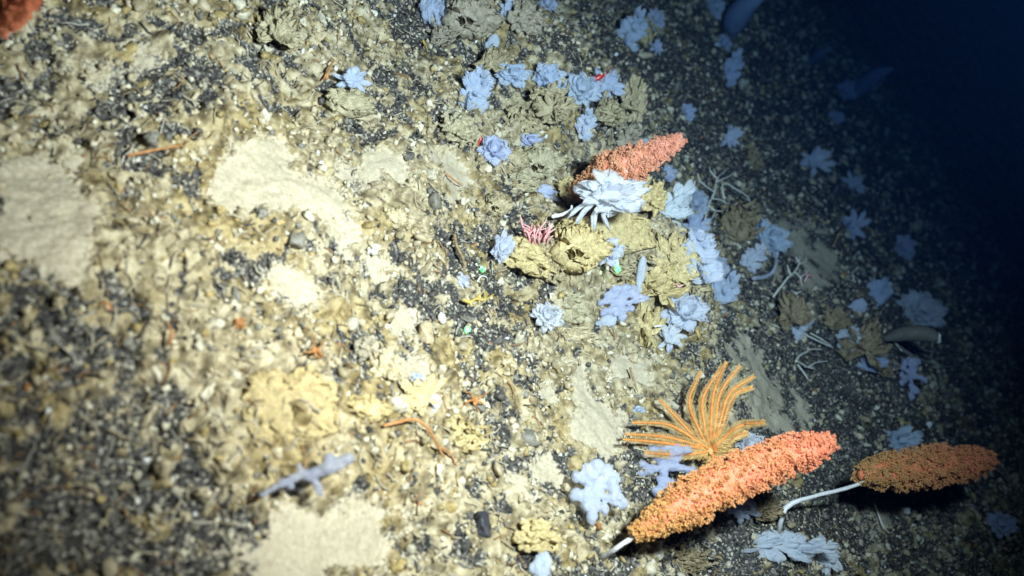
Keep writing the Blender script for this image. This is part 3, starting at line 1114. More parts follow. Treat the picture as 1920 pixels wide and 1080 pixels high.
OLIVE = (1.0, 1.05, 1.1); YEL = (1.30, 1.24, 1.0); BRN = (.72, .66, .62); GRY = (.85, .88, 1.05); PLN = (1, 1, 1); PLE = (1.3, 1.3, 1.35)
TAN_ROWS = [
    (522, 50, 72, 66, 0, 'F', .03, OLIVE, 'olive palm-shaped sponge alone near the top left'),
    (655, 193, 78, 46, 0, 'C', .015, OLIVE, 'round olive sponge under the pale blue leafy one'),
    (888, 34, 92, 74, 0, 'C', .02, GRY, 'large grey-tan clump at the top edge'),
    (985, 36, 66, 56, 0, 'C', .02, GRY, 'grey-tan clump at the top edge between two blue sponges'),
    (835, 66, 60, 40, 20, 'K', .01, GRY, 'ragged tan clump below the faded blue sponge at the top'),
    (912, 124, 78, 44, 35, 'F', .015, PLN, 'forked tan sponge right above the upper blue row'),
    (1026, 200, 92, 66, 20, 'K', .02, PLN, 'tangled tan clump in the middle of the upper sponge group'),
    (985, 228, 70, 46, 0, 'K', .012, PLN, 'ragged tan clump left of the pointed blue sponge'),
    (1186, 190, 84, 44, 75, 'C', .03, PLN, 'knobby upright tan sponge at the dark edge of the upper group'),
    (1150, 212, 72, 56, 0, 'K', .02, PLN, 'tangled tan clump under the curled blue sponge'),
    (1172, 262, 60, 50, 0, 'K', .012, GRY, 'loose tan clump just above the middle orange coral'),
    (858, 246, 66, 56, 0, 'C', .012, OLIVE, 'pale olive mound left of the round ruffled blue sponge'),
    (965, 298, 44, 40, 0, 'C', .012, PLN, 'little tan sponge right below the round ruffled blue one'),
    (1016, 304, 76, 58, 10, 'C', .02, OLIVE, 'layered olive sponge left of the middle orange coral'),
    (978, 344, 62, 30, 0, 'C', .01, OLIVE, 'low olive sponge below the layered one'),
    (1070, 360, 52, 48, 0, 'C', .015, YEL, 'orange-tan clump left of the largest white sponge'),
    (1218, 372, 56, 64, 0, 'C', .035, YEL, 'bright yellow clump right of the largest white sponge'),
    (1148, 432, 116, 62, 0, 'C', .03, YEL, 'broad yellow-olive sponge under the largest white one'),
    (1090, 462, 76, 74, 0, 'C', .028, YEL, 'domed yellow-olive sponge left of the white rosette'),
    (986, 484, 84, 46, -15, 'C', .025, YEL, 'knobbly tan ledge below the pink coral'),
    (1036, 492, 54, 58, 0, 'K', .015, PLN, 'tan tangle between the knobbly ledge and the yellow dome'),
    (1182, 500, 60, 46, 0, 'K', .025, PLN, 'tan tangle right of the second green dot'),
    (1262, 486, 92, 74, 20, 'F', .03, YEL, 'yellow fingered sponge against the long ruffled blue one'),
    (1226, 540, 84, 62, 0, 'F', .025, YEL, 'yellow fringed sponge in the middle of the mound'),
    (1290, 530, 56, 52, 0, 'K', .02, PLN, 'tan tangle above the wide white corner sponge'),
    (1212, 617, 52, 82, 0, 'L', .02, YEL, 'ragged yellow leafy sponge below the mound'),
    (1062, 580, 58, 52, 0, 'C', .012, OLIVE, 'translucent olive sponge beside the white flower-shaped one'),
    (1066, 632, 80, 34, 0, 'C', .005, PLE, 'pale cream cushion below the white flower-shaped sponge'),
    (1386, 416, 76, 66, 30, 'K', .02, BRN, 'brown frilly clump in the shade beside the pale branching coral'),
    (1480, 582, 62, 60, 20, 'F', .025, BRN, 'brown palm-like sponge at the foot of the forked white coral'),
    (1612, 650, 84, 84, 0, 'F', .02, BRN, 'brown frond sponge next to a blue-grey one on the dark slope'),
    (1660, 690, 40, 34, 0, 'K', .01, BRN, 'small brown clump right of the low wide blue sponge'),
    (1560, 600, 60, 40, 0, 'K', .01, BRN, 'low brown tangle beside the slanting blue sponge'),
    (548, 758, 150, 128, 0, 'C', .0, (1.08, 1.0, .78), 'big soft yellow mound sponge in the blurred lower left'),
    (785, 742, 120, 64, 25, 'L', .015, YEL, 'yellow forked sponge covering a grey one in the lower middle'),
    (690, 768, 80, 44, 0, 'C', .012, YEL, 'flat yellow sponge left of the yellow forked one'),
    (1008, 1006, 86, 54, 0, 'C', .012, YEL, 'mustard cushion near the bottom edge left of the orange coral base'),
    (870, 815, 84, 56, 0, 'K', .008, YEL, 'mustard tangle right of the rusty curved tube'),
    (1300, 1052, 84, 46, 0, 'K', .01, BRN, 'dark tan clump in the shadow under the big orange coral'),
    (1424, 952, 76, 46, 0, 'K', .01, BRN, 'dark tan tangle right of the small lavender sponge'),
    (684, 655, 42, 40, 0, 'C', .01, GRY, 'round grey-olive sponge on dark gravel near the cream lobes'),
    (720, 690, 56, 84, 20, 'C', .008, PLE, 'cream lobed crust sponge above the yellow clump'),
    (742, 408, 36, 34, 0, 'C', .008, PLE, 'pale round knob sponge right of the bright sand patch'),
    (640, 1078, 50, 30, 0, 'K', .01, PLN, 'tan clump sunk in sand at the bottom edge'),
    (935, 385, 44, 40, 0, 'C', .01, PLN, 'small tan knob left of the white stick'),
    (1046, 145, 26, 24, 0, 'C', .02, PLE, 'tiny pale knob above the third blue sponge of the upper row'),
    (1212, 60, 30, 60, 0, 'K', .02, YEL, 'dim yellowish sponge between two dark blue ones at the top'),
    (1410, 300, 34, 40, 0, 'K', .01, BRN, 'dim brown clump between the maple-leaf sponge and the coral tip'),
]
for px, py, w, h, a, st, lf, tn, lab in TAN_ROWS:
    if 960 < px < 1330 and 400 < py < 640:
        w, h, lf = w * 1.22, h * 1.22, lf - .012
    place(TAN, 'tan_sponge', st, px, py, w, h, a, lf, lab, 'sponge', 'tan and olive lobed sponges', tn, .5)


# ------------------------------------------------------------------ tall blade sponges in the dark
def blade_sponge(pts, wpx, label):
    """a smooth curved blue blade, thick in the middle; pts: photo positions with height above the bed"""
    P = [ground(x, y, h) for x, y, h in pts]
    d0 = depth(P[0])
    # keep the blade at the distance of its foot
    P = [CAM + ray(x, y) * (d0 - .10 * i) for i, (x, y, h) in enumerate(pts)]
    path = catmull(P, 18)
    r = wpx * d0 / FPX / 2
    root = empty('blade_sponge', P[0])
    prof = [.35, .75, 1.0, 1.0, .85, .55, .12]
    v, f = tube(path, [q * r for q in prof], 8)
    link('body', make_mesh('blade_body', v - P[0], f), M_PALE, root).color = (.62, .78, 1, 1)
    v, f = tube([P[0] - (path[3] - P[0]) * .4, P[0], path[2]], [r * .5, r * .35, r * .3], 6)
    link('stalk', make_mesh('blade_stalk', v - P[0], f), M_PALE, root)
    tag(root, label, 'sponge', 'smooth blue blade sponges')


blade_sponge([(1372, 66, .0), (1378, 40, .05), (1398, 12, .1), (1436, -8, .15)], 44, 'big smooth blue blade sponge leaning out of the top edge')
blade_sponge([(1602, 182, .0), (1620, 160, .05), (1645, 140, .1), (1674, 128, .15)], 30, 'distant smooth blue blade sponge almost lost in the dark')
blade_sponge([(1515, 120, .0), (1528, 108, .05), (1542, 98, .1), (1558, 90, .15)], 20, 'faintest blue blade sponge between the two larger blades')


# ------------------------------------------------------------------ orange bushy corals
def branchlet_mesh(seed, n=70):
    """a twig crowded with small pointed polyps"""
    rd = random.Random(seed)
    V = []; F = []; o = 0
    bv, bf = ICO0
    for k in range(n):
        t = rd.random() ** .8
        a = rd.uniform(0, 6.28); q = .06 + .26 * rd.random() * (1.1 - .5 * t)
        c = np.array((q * math.cos(a), q * math.sin(a), .08 + .86 * t))
        d = np.array((math.cos(a) * .9, math.sin(a) * .9, .35 + .9 * t)) + np.array([rd.uniform(-.4, .4) for _ in range(3)])
        d /= np.linalg.norm(d)
        e1 = np.cross(d, (.3, .1, .9)); e1 /= np.linalg.norm(e1); e2 = np.cross(d, e1)
        r = rd.uniform(.038, .060); L = r * rd.uniform(1.5, 2.3)
        V.append(c + bv[:, :1] * e1 * r + bv[:, 1:2] * e2 * r + bv[:, 2:] * d * L)
        F.append(bf + o); o += len(bv)
    me = make_mesh('branch', np.vstack(V), np.vstack(F))
    me.materials.append(M_ORANGE)
    return me


BRANCH = [branchlet_mesh(s) for s in range(6)]


def axis_frame(path, i):
    t = path[min(i + 1, len(path) - 1)] - path[max(i - 1, 0)]
    t = t / np.linalg.norm(t)
    a = np.cross(t, np.array([.2, .9, .3])); a /= np.linalg.norm(a)
    return t, a, np.cross(t, a)


def orange_coral(axis, radii_px, count, stalk, label, tint0, tint1, blen=1.0, seed=1):
    rd = random.Random(seed)
    d0 = depth(axis[0])
    path = catmull(axis, 40)
    prof = np.interp(np.linspace(0, 1, 40), np.linspace(0, 1, len(radii_px)), radii_px) * .68 * d0 / FPX
    root = empty('bushy_coral', stalk[0])
    base = np.array(stalk[0])
    v, f = tube(path[1:-1], prof[1:-1] * .74, 8, .25)
    core = link('core', make_mesh('core', v - base, f), M_ORANGE, root)
    core.color = (*tint1, 1)
    v, f = tube(catmull(stalk, 14), [prof.max() * .13, prof.max() * .07], 6, .5)
    link('stalk', make_mesh('stalk', v - base, f), M_WHITE, root)
    items = []
    for k in range(int(count * 22)):
        u = rd.random(); i = min(39, int(u * 39.99))
        t, a, b = axis_frame(path, i)
        w = rd.uniform(0, 6.283)
        out = a * math.cos(w) + b * math.sin(w)
        q = .84 + .40 * mnoise.noise(Vector((u * 16, w * 1.3, seed)))
        items.append((path[i] + t * rd.uniform(-.5, .5) * np.linalg.norm(path[1] - path[0]) + out * prof[i] * q - base, rd.uniform(.026, .052) * prof.max(), u))
    for band in range(4):
        v, f = balls([q[:2] for q in items if int(q[2] * 3.999) == band], ICO0)
        pol = link('polyps', make_mesh('polyps', v, f), M_ORANGE, root)
        u = (band + .5) / 4
        pol.color = (*(np.array(tint0) * (1 - u) + np.array(tint1) * u), 1)
        tag(pol, kind='stuff')
    for k in range(count):
        u = (k + rd.random()) / count
        i = min(39, int(u * 39.99))
        t, a, b = axis_frame(path, i)
        w = 2.39996 * k + rd.uniform(-.4, .4)
        out = a * math.cos(w) + b * math.sin(w)
        r = prof[i]
        p = path[i] + out * r * .62
        lean = rd.uniform(.25, .8) if u < .93 else 2.0
        Z = out + t * lean; Z /= np.linalg.norm(Z)
        X = np.cross(Z, t); X /= np.linalg.norm(X) + 1e-9
        Y = np.cross(Z, X)
        L = (r * .42 + prof.max() * .14) * rd.uniform(.8, 1.2) * blen
        o = link('branch', BRANCH[k % 6], None, root)
        M = Matrix(((X[0], Y[0], Z[0]), (X[1], Y[1], Z[1]), (X[2], Y[2], Z[2]))).to_4x4()
        o.matrix_local = Matrix.Translation(Vector(p - base)) @ M @ Matrix.Diagonal((L * .95, L * .95, L, 1))
        s = rd.uniform(.82, 1.12)
        g = np.array(tint0) * (1 - u) + np.array(tint1) * u
        o.color = (*(g * s), 1)
    tag(root, label, 'coral', 'orange bushy corals')
    return root


def off(px, py, z):
    return CAM + ray(px, py) * z


gb = ground(1128, 1046)
db = depth(gb)
orange_coral([off(1190, 1003, db - .03), off(1300, 935, db - .01), off(1430, 872, db + .02), off(1552, 830, db + .05)],
             [24, 52, 68, 70, 66, 62, 58, 34], 290, [gb, off(1165, 1022, db - .03), off(1230, 975, db - .02)],
             'large orange bushy coral leaning across the bottom, nearest of the four', (.96, 1.55, .95), (1.04, .92, 1.05), .8, 3)
gb = ground(1460, 995)
db = depth(gb)
orange_coral([off(1612, 890, db + .06), off(1690, 882, db + .12), off(1770, 872, db + .18), off(1850, 862, db + .24)],
             [26, 50, 60, 60, 58, 52, 34], 240, [gb, off(1475, 950, db - .02), off(1530, 930, db + .01), off(1600, 912, db + .05), off(1650, 888, db + .09)],
             'darker orange bushy coral on a long white stalk at the lower right', (.72, 1.15, .8), (.92, .88, .8), .9, 5)
gb = ground(1062, 372)
db = depth(gb)
orange_coral([off(1075, 362, db - .02), off(1140, 328, db - .05), off(1200, 300, db - .06), off(1275, 262, db - .05)],
             [24, 40, 62, 58, 44, 34, 18], 230, [gb, off(1080, 358, db - .02), off(1120, 335, db - .05)],
             'salmon bushy coral with open branchlets above the largest white sponge', (1.0, 1.45, 1.3), (1.03, 1.25, 1.75), .85, 7)
gb = ground(-60, 60)
db = depth(gb)
orange_coral([off(-50, 55, db - .03), off(-10, 36, db - .06), off(30, 10, db - .10), off(64, -20, db - .13)],
             [30, 48, 46, 40, 20], 120, [gb, off(-55, 58, db - .02), off(-30, 45, db - .05)],
             'blurred red-orange coral cut by the top left corner', (1.0, .85, .8), (1.0, .85, .8), .9, 9)


# ------------------------------------------------------------------ feather star
def feather_star():
    Zp = lambda x, y: (1060 + x * .3148, 660 + y * .3148)
    c = Zp(862, 588)
    g = ground(c[0], c[1])
    dc = depth(g) - .055
    C0 = off(c[0], c[1], dc)
    root = empty('feather_star', C0)
    arms = [[(810, 550), (620, 436), (400, 420)], [(800, 560), (600, 508), (360, 488)], [(800, 572), (570, 540), (345, 520)],
            [(810, 600), (660, 612), (478, 602)], [(800, 540), (690, 420), (562, 285)], [(800, 470), (738, 300), (806, 118)],
            [(828, 430), (822, 270), (935, 82)], [(868, 420), (886, 240), (958, 60)], [(895, 430), (925, 240), (1040, 84)],
            [(915, 440), (978, 250), (1122, 145)], [(930, 450), (1000, 262), (1114, 212)], [(925, 530), (1040, 440), (1188, 420)],
            [(930, 560), (1010, 500), (1088, 482)], [(935, 595), (1010, 600), (1095, 620)], [(880, 640), (850, 670), (835, 712)]]
    s = dc / FPX
    for k, a in enumerate(arms):
        dd = [0, .012, -.012 - .006 * (k % 3), -.03 + .01 * (k % 4)]
        pts = [C0] + [off(*Zp(x, y), min(dc - dd[i + 1], depth(ground(*Zp(x, y))) - (.03, .045, .05)[i])) for i, (x, y) in enumerate(a)]
        path = catmull(pts, 26)
        v, f = tube(path, [3.2 * s, 3.2 * s, 2.8 * s, 1.5 * s], 6, .2)
        arm = link('arm', make_mesh('arm', v - C0, f), M_CRINOID, root)
        fr = []
        fine = catmull(path, 64)
        for i in range(8, 64, 1):
            t, u, w = axis_frame(fine, i)
            to_cam = CAM - fine[i]; to_cam /= np.linalg.norm(to_cam)
            side = np.cross(t, to_cam); side /= np.linalg.norm(side)
            L = (17 if k in (3, 11, 12, 14) else 12.5) * s * (1 - .55 * (i / 63) ** 2) * random.uniform(.8, 1.15)
            for sg in (-1, 1):
                d = side * sg * 1.0 + t * .45 + to_cam * random.uniform(-.1, .5)
                d /= np.linalg.norm(d)
                p0 = fine[i]; p1 = p0 + d * L * .55; p2 = p0 + d * L * .85 + t * L * .25
                fr.append(tube([p0, p1, p2], [.95 * s, .85 * s, .5 * s], 4))
        v, f = join(fr)
        pin = link('pinnules', make_mesh('pinnules', v - C0, f), M_PINNULE, arm)
        tag(pin, kind='stuff')
    # domed centre of plates
    items = [((0, 0, 0), (9 * s,) * 3)]
    for k in range(10):
        w = 2 * math.pi * k / 10
        items.append(((8 * s * math.cos(w), 8 * s * math.sin(w), 2 * s), (3.6 * s,) * 3))
    v, f = balls(items, ICO2)
    link('disc', make_mesh('disc', v, f), M_PINNULE, root)
    for k in range(9):
        w = math.radians(-150 + 15 * k)
        e = off(c[0] + 30 * math.cos(w), c[1] - 26 * math.sin(w), dc + .03)
        mdl = off(c[0] + 17 * math.cos(w), c[1] - 14 * math.sin(w), dc + .006)
        v, f = tube(catmull([C0, mdl, e], 8), [1.2 * s, 1.0 * s, .6 * s], 6)
        link('cirrus', make_mesh('cirrus', v - C0, f), M_YELLOW, root)
    tag(root, 'orange feather star with curved fringed arms spread above the big coral', 'feather star')


feather_star()


# ------------------------------------------------------------------ thin branching things
def strands(name, lines, rpx, material, label, cat, group=None, part='branch', sides=6):
    """each line: photo positions with a height above the bed; every line is one branch"""
    root = None
    for k, ln in enumerate(lines):
        P = [ground(q[0], q[1], q[2] if len(q) > 2 else .012) for q in ln]
        if root is None:
            root = empty(name, P[0]); base = np.array(P[0])
        s = depth(P[0]) / FPX
        r = rpx * s * (1.0 if k == 0 else .75)
        v, f = tube(catmull(P, max(8, 5 * len(P))), [r, r * .85, r * .5], sides, .25)
        link(part if k or len(lines) > 1 else 'body', make_mesh(part, v - base, f), material, root)
    tag(root, label, cat, group)
    return root


strands('branching_coral', [[(1322, 412), (1328, 385, .02), (1340, 360, .03), (1345, 335, .03), (1362, 318, .03)],
                            [(1340, 360, .03), (1325, 350, .03), (1312, 338, .03), (1308, 325, .03)], [(1345, 335, .03), (1333, 322, .03), (1330, 312, .03)],
                            [(1328, 385, .02), (1342, 395, .025), (1362, 395, .025), (1366, 392, .025)], [(1342, 395, .025), (1335, 410, .02)],
                            [(1362, 395, .025), (1358, 408, .02)], [(1335, 372, .03), (1352, 375, .03), (1363, 382, .03)],
                            [(1325, 378, .02), (1315, 365, .02)], [(1318, 392, .02), (1330, 388, .02)],
                            [(1358, 372, .03), (1354, 350, .03), (1362, 344, .03), (1380, 355, .03), (1398, 366, .03), (1412, 386, .02)],
                            [(1345, 340, .03), (1368, 330, .03), (1375, 322, .03)]],
        2.0, M_BONE, 'pale net-like branching coral right of the tall white sponge', 'coral', 'pale branching corals')
strands('branching_coral', [[(1450, 556), (1462, 540, .02), (1478, 520, .03), (1490, 510, .035), (1498, 495, .04), (1500, 482, .04)],
                            [(1482, 514, .03), (1478, 503, .03), (1477, 496, .03)], [(1490, 510, .035), (1500, 520, .03), (1504, 535, .03)],
                            [(1498, 495, .04), (1510, 490, .04), (1512, 480, .04)], [(1500, 520, .03), (1512, 512, .03), (1516, 505, .03)],
                            [(1484, 545, .02), (1492, 550, .02), (1499, 562, .02)], [(1492, 550, .02), (1504, 546, .02)],
                            [(1497, 490, .04), (1492, 482, .04)]],
        2.4, M_BONE, 'forked white coral standing by the grey sand patch on the right', 'coral', 'pale branching corals')
strands('branching_coral', [[(1492, 678), (1498, 668), (1512, 660), (1522, 655), (1540, 655)], [(1492, 676), (1505, 683), (1515, 688), (1530, 680), (1552, 677)],
                            [(1515, 688), (1528, 692)], [(1496, 684), (1508, 700), (1516, 712)]],
        2.3, M_BONE, 'small cream two-armed coral lying on dark gravel', 'coral', 'pale branching corals')
strands('branching_coral', [[(1688, 655), (1715, 670), (1745, 680), (1770, 688), (1800, 684)], [(1700, 650), (1730, 664), (1758, 674), (1780, 668)],
                            [(1680, 645), (1700, 658), (1722, 676)], [(1712, 650), (1740, 658), (1775, 662)], [(1665, 628), (1680, 645), (1692, 660)]],
        1.7, M_BONE, 'dim bundle of pale twigs under the grey sausage-shaped animal', 'coral', 'pale branching corals')
strands('broken_branch', [[(1498, 618), (1515, 630), (1540, 642), (1562, 652)], [(1520, 625), (1540, 636), (1558, 648)]],
        2.2, M_BONE, 'broken pale double twig below the blue-grey lobed sponge', 'twig')
strands('whip_twig', [[(1562, 462), (1570, 445, .02), (1580, 430, .03), (1598, 415, .03)]], 1.8, M_BROWN, 'thin dark twig crossing a blue sponge on the slope', 'twig')
strands('whip_twig', [[(1395, 310), (1410, 302, .01), (1424, 296, .01)]], 1.4, M_BONE, 'short thin twig above the net-like coral', 'twig')
strands('curled_tube', [[(1412, 522), (1435, 519, .012), (1450, 508, .02), (1456, 490, .025), (1452, 470, .02)]], 4.2, M_PALE,
        'curled dim blue tube bending round the brown frilly clump', 'tube')
strands('white_stick', [[(1036, 406, .02), (1055, 402, .03), (1070, 394, .04), (1072, 386, .045)], [(1058, 401, .03), (1076, 398, .04), (1090, 388, .045)]], 4.2, M_WHITE,
        'short white forked stick touching the drooping white fingers', 'coral')
strands('white_stick', [[(1032, 550, .012), (1033, 560, .012)], [(1031, 550, .012), (1038, 551, .014)]], 1.8, M_WHITE, 'tiny white hooked stick above the white flower-shaped sponge', 'stick')
strands('pink_coral', [[(985, 452, .02), (984, 436, .03), (979, 420, .04), (976, 408, .045)]] +
        [[(990 + 7 * (k % 6), 458 - 6 * (k // 6), .02), (990 + 8 * (k % 6) + random.randint(-6, 6), 448 - 7 * (k // 6), .035),
          (988 + 9 * (k % 6) + random.randint(-8, 8), 438 - 6 * (k // 6) + random.randint(-4, 4), .045)] for k in range(24)],
        3.2, M_PINK, 'small pink tufted coral beside the oval lavender sponge', 'coral')
strands('pink_coral', [[(1198, 222, .01), (1205, 214, .02), (1212, 206, .025)], [(1203, 218, .015), (1200, 208, .02)], [(1205, 214, .02), (1214, 188, .03)]],
        2.4, M_PINK, 'tiny pink coral at the dark edge of the upper tan clump', 'coral')
strands('pink_coral', [[(1278, 545, .03), (1272, 538, .035), (1268, 532, .04)], [(1272, 538, .035), (1282, 534, .04)]], 2.6, M_PINK,
        'tiny pink coral on the mound above the wide white sponge', 'coral')
strands('pink_coral', [[(1508, 528, .01), (1514, 518, .02), (1522, 508, .02)], [(1514, 518, .02), (1526, 516, .02)], [(1514, 518, .02), (1510, 506, .03)]], 2.2, M_PINK,
        'dim pink coral behind the forked white one', 'coral')
strands('yellow_sponge', [[(868, 562), (880, 566, .015), (892, 560, .015), (902, 550, .015)], [(880, 566, .015), (885, 574, .015)],
                          [(892, 560, .015), (908, 562, .015), (926, 552, .012)], [(908, 562, .015), (912, 546, .015)], [(900, 556, .015), (898, 568, .012)]],
        3.6, M_YELLOW, 'small yellow branching sponge between two green dots', 'sponge')
strands('yellow_sponge', [[(793, 76), (798, 86, .01), (802, 96, .01)]], 2.6, M_YELLOW, 'tiny yellow sponge in the tan rubble near the top', 'sponge')
strands('worm_tube', [[(1182, 690), (1186, 705, .012), (1191, 722, .012), (1196, 735)]], 2.6, M_BROWN, 'thin brown tube right above the feather star', 'tube', 'thin tubes')
strands('worm_tube', [[(720, 798), (745, 792, .018), (770, 786, .02), (790, 792, .02), (808, 812, .018), (822, 838, .015), (835, 862, .012)],
                      [(822, 838, .015), (842, 848, .012), (856, 872, .01)]], 3.6, M_RUST, 'long rusty curved tube arching over dark gravel in the lower middle', 'tube', 'thin tubes')
strands('worm_tube', [[(240, 292, .01), (275, 284, .014), (342, 272, .01)]], 3.4, M_RUST, 'straight brown tube lying left of the bright sand patch', 'tube', 'thin tubes')
strands('worm_tube', [[(316, 645, .012), (322, 625, .02), (312, 602, .018)]], 4.0, M_RUST, 'short curved brown tube in the blurred left', 'tube', 'thin tubes')
strands('worm_tube', [[(852, 440, .01), (856, 460, .015), (866, 480, .015), (872, 500, .01)]], 3.4, M_BROWN, 'brown upright tube left of the first green dot', 'tube', 'thin tubes')
strands('worm_tube', [[(612, 148, .012), (616, 132, .018), (626, 112, .015)], [(616, 132, .018), (606, 150, .012)]], 3.2, M_RUST, 'orange forked tube left of the pale blue leafy sponge', 'tube', 'thin tubes')
strands('worm_tube', [[(838, 326, .008), (852, 338, .012), (866, 348, .008)]], 2.0, M_RUST, 'thin reddish tube right of the sand patches', 'tube', 'thin tubes')
strands('worm_tube', [[(1640, 945), (1655, 985), (1668, 1000)]], 1.6, M_BONE, 'thin pale tube beneath the far orange coral', 'tube', 'thin tubes')
strands('worm_tube', [[(1180, 560, .03), (1250, 530, .04)]], 2.0, M_BROWN, 'straight twig lying on top of the sponge mound', 'tube', 'thin tubes')
strands('worm_tube', [[(1228, 612, .03), (1245, 611, .03)]], 2.2, M_WHITE, 'tiny white spike above the white drooping sponge', 'tube', 'thin tubes')
strands('worm_tube', [[(895, 528, .01), (902, 518, .016), (912, 520, .016), (914, 528, .01)]], 1.3, M_WHITE, 'tiny white looped tube below the first green dot', 'tube', 'thin tubes')


def brittle_star(px, py, label):
    c = ground(px, py, .012)
    s = depth(c) / FPX
    root = empty('brittle_star', c)
    v, f = lumpy(ICO2, 5, .2)
    link('disc', make_mesh('disc', v * np.array([9, 9, 4]) * s, f), M_RUST, root)
    for k in range(5):
        a = .5 + k * 1.2566
        pts = []
        x, y = px, py
        for q in range(6):
            pts.append(ground(x, y, .012 + .004 * math.sin(q)))
            x += 7 * math.cos(a); y += 4.5 * math.sin(a); a += random.uniform(-.5, .5)
        v, f = tube(catmull(pts, 20), [2.8 * s, 2 * s, .8 * s], 6, .3)
        link('arm', make_mesh('arm', v - c, f), M_RUST, root)
    tag(root, label, 'brittle star')


brittle_star(592, 658, 'rusty orange brittle star on dark gravel above the big yellow mound')
brittle_star(890, 750, 'small reddish brittle star right of the yellow forked sponge')


def shrimp(px, py, L, ang, label):
    c = ground(px, py, .03)
    s = depth(c) / FPX
    root = empty('shrimp', c)
    a = math.radians(ang)
    q = lambda u, w, z=0: off(px + L * (u * math.cos(a) + w * math.sin(a)), py - L * (u * math.sin(a) - w * math.cos(a)), depth(c) - z)
    v, f = tube(catmull([q(-.5, .10), q(-.2, .02), q(.15, 0), q(.45, .02)], 14), [.05 * L * s, .12 * L * s, .17 * L * s, .15 * L * s, .05 * L * s], 8)
    link('body', make_mesh('body', v - c, f), M_RED, root)
    v, f = tube([q(-.45, .10), q(-.62, .14)], [.05 * L * s, .11 * L * s], 6)
    link('tail_fan', make_mesh('tail_fan', v - c, f), M_RED, root)
    for k in range(4):
        v, f = tube(catmull([q(.2 - .13 * k, .1), q(.26 - .13 * k, .25, -.004), q(.22 - .13 * k, .36, -.01)], 6), [.018 * L * s, .01 * L * s], 4)
        link('leg', make_mesh('leg', v - c, f), M_RED, root)
    for k in (-1, 1):
        v, f = tube(catmull([q(.42, 0), q(.7, -.15 * k - .1), q(1.0, -.1 * k)], 8), [.012 * L * s, .006 * L * s], 4)
        link('antenna', make_mesh('antenna', v - c, f), M_RED, root)
    v, f = ICO2
    e = q(.30, -.10, .004)
    link('eye', make_mesh('eye', v * .055 * L * s + (e - c), f), M_EYE, root)
    tag(root, label, 'shrimp')


shrimp(1120, 146, 34, 25, 'dark red shrimp with a shining eye above the curled blue sponge')
shrimp(900, 263, 16, 60, 'tiny orange-red shrimp beside the round ruffled blue sponge')


def sausage_animal():
    P = [off(1660, 634, depth(ground(1660, 640)) - .02)]
    d = depth(P[0])
    pts = [off(x, y, d - .01 * i) for i, (x, y) in enumerate(((1658, 636), (1685, 628), (1715, 624), (1742, 628), (1756, 634)))]
    s = d / FPX
    root = empty('sea_cucumber', pts[0])
    v, f = tube(catmull(pts, 30), [5 * s, 12 * s, 15 * s, 16 * s, 14 * s, 10 * s], 8, .05)
    link('body', make_mesh('body', v - pts[0], f), M_GREY, root)
    items = []
    for k in range(8):
        w = 2 * math.pi * k / 8
        items.append((pts[-1] - pts[0] + (XC * .25 + XC * .3 * abs(math.cos(w)) + YC * math.cos(w) - FW * math.sin(w)) * 7 * s, (3.0 * s,) * 3))
    v, f = balls(items, ICO1)
    link('mouth', make_mesh('mouth', v, f), M_BONE, root)
    tag(root, 'dim grey sausage-shaped sea cucumber on the dark right slope', 'sea cucumber')


sausage_animal()


def slab_stone(px, py, w, h, tint, label):
    c = ground(px, py, .006)
    s = depth(c) / FPX
    v, f = lumpy(ICO2, px % 17, .7, 1.2)
    v = np.sign(v) * np.abs(v) ** .7
    o = link('loose_stone', make_mesh('loose_stone', v * np.array([w, h * 1.2, h]) * s * .5, f), M_STONE)
    o.location = Vector(c); o.rotation_euler = (0, .2, -.6)
    o.color = (*tint, 1)
    tag(o, label, 'stone')


slab_stone(798, 626, 44, 22, (.50, .40, .24), 'flat tan stone lying left of the lowest green dot')
slab_stone(828, 597, 20, 12, (.75, .72, .62), 'small white chip above the flat tan stone')
slab_stone(700, 25, 12, 12, (.80, .78, .62), 'small bright pebble in dark rubble near the top')
slab_stone(905, 985, 50, 24, (.045, .045, .05), 'dark grey stone by the black crack near the bottom')


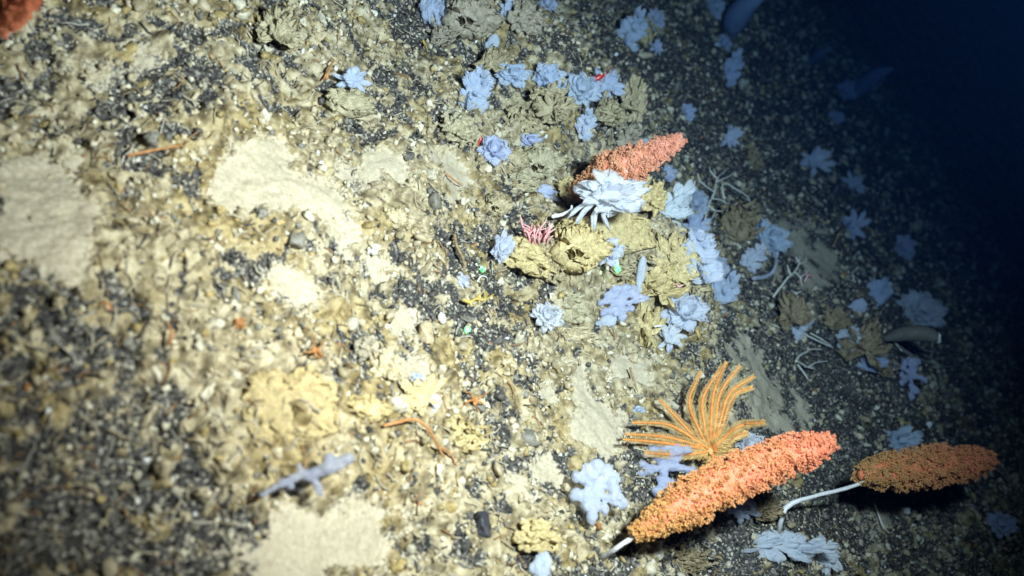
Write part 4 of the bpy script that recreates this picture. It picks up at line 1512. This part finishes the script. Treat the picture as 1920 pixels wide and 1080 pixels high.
# ------------------------------------------------------------------ green scaling lasers
def laser(px, py, k):
    d = bpy.data.lights.new('scaling_laser', 'SPOT')
    d.energy = 14000
    d.color = (0.02, 1.0, 0.08)
    d.spot_size = math.radians(1.5)
    d.spot_blend = 0
    d.shadow_soft_size = 0.0
    d.use_nodes = True
    nt = d.node_tree
    em = nt.nodes['Emission']
    tc = N(nt, 'ShaderNodeTexCoord')
    sp = N(nt, 'ShaderNodeSeparateXYZ')
    nt.links.new(tc.outputs['Normal'], sp.inputs[0])
    r2 = math_(nt, 'ADD', math_(nt, 'MULTIPLY', sp.outputs[0], sp.outputs[0]), math_(nt, 'MULTIPLY', sp.outputs[1], sp.outputs[1]))
    nt.links.new(math_(nt, 'LESS_THAN', r2, 0.0029 ** 2), em.inputs['Strength'])
    o = bpy.data.objects.new('scaling_laser', d)
    COL.objects.link(o)
    o.location = Vector(camspace(*k))
    aim(o, ground(px, py))


laser(905, 505, (-.05, .10, 0))
laser(1157, 507, (.05, .10, 0))
laser(877, 618, (-.05, .0, 0))


# ------------------------------------------------------------------ the water itself
def haze():
    x0, x1, y0, y1, z0, z1 = -15, 15, -15, 15, -1.3, 2.2
    V = np.array([(x, y, z) for z in (z0, z1) for y in (y0, y1) for x in (x0, x1)])
    F = np.array([(0, 2, 3, 1), (4, 5, 7, 6), (0, 1, 5, 4), (2, 6, 7, 3), (0, 4, 6, 2), (1, 3, 7, 5)])
    o = link('haze', make_mesh('haze', V, F, False))
    m = bpy.data.materials.new('sea_water')
    m.use_nodes = True
    nt = m.node_tree
    nt.nodes.remove(nt.nodes['Principled BSDF'])
    v = N(nt, 'ShaderNodeVolumePrincipled')
    v.inputs['Color'].default_value = (.0006, .0036, .015, 1)
    v.inputs['Density'].default_value = 0.76
    v.inputs['Absorption Color'].default_value = (.21, .46, .77, 1)
    v.inputs['Anisotropy'].default_value = 0.4
    nt.links.new(v.outputs[0], nt.nodes['Material Output'].inputs['Volume'])
    o.data.materials.append(m)
    tag(o, kind='stuff')


haze()
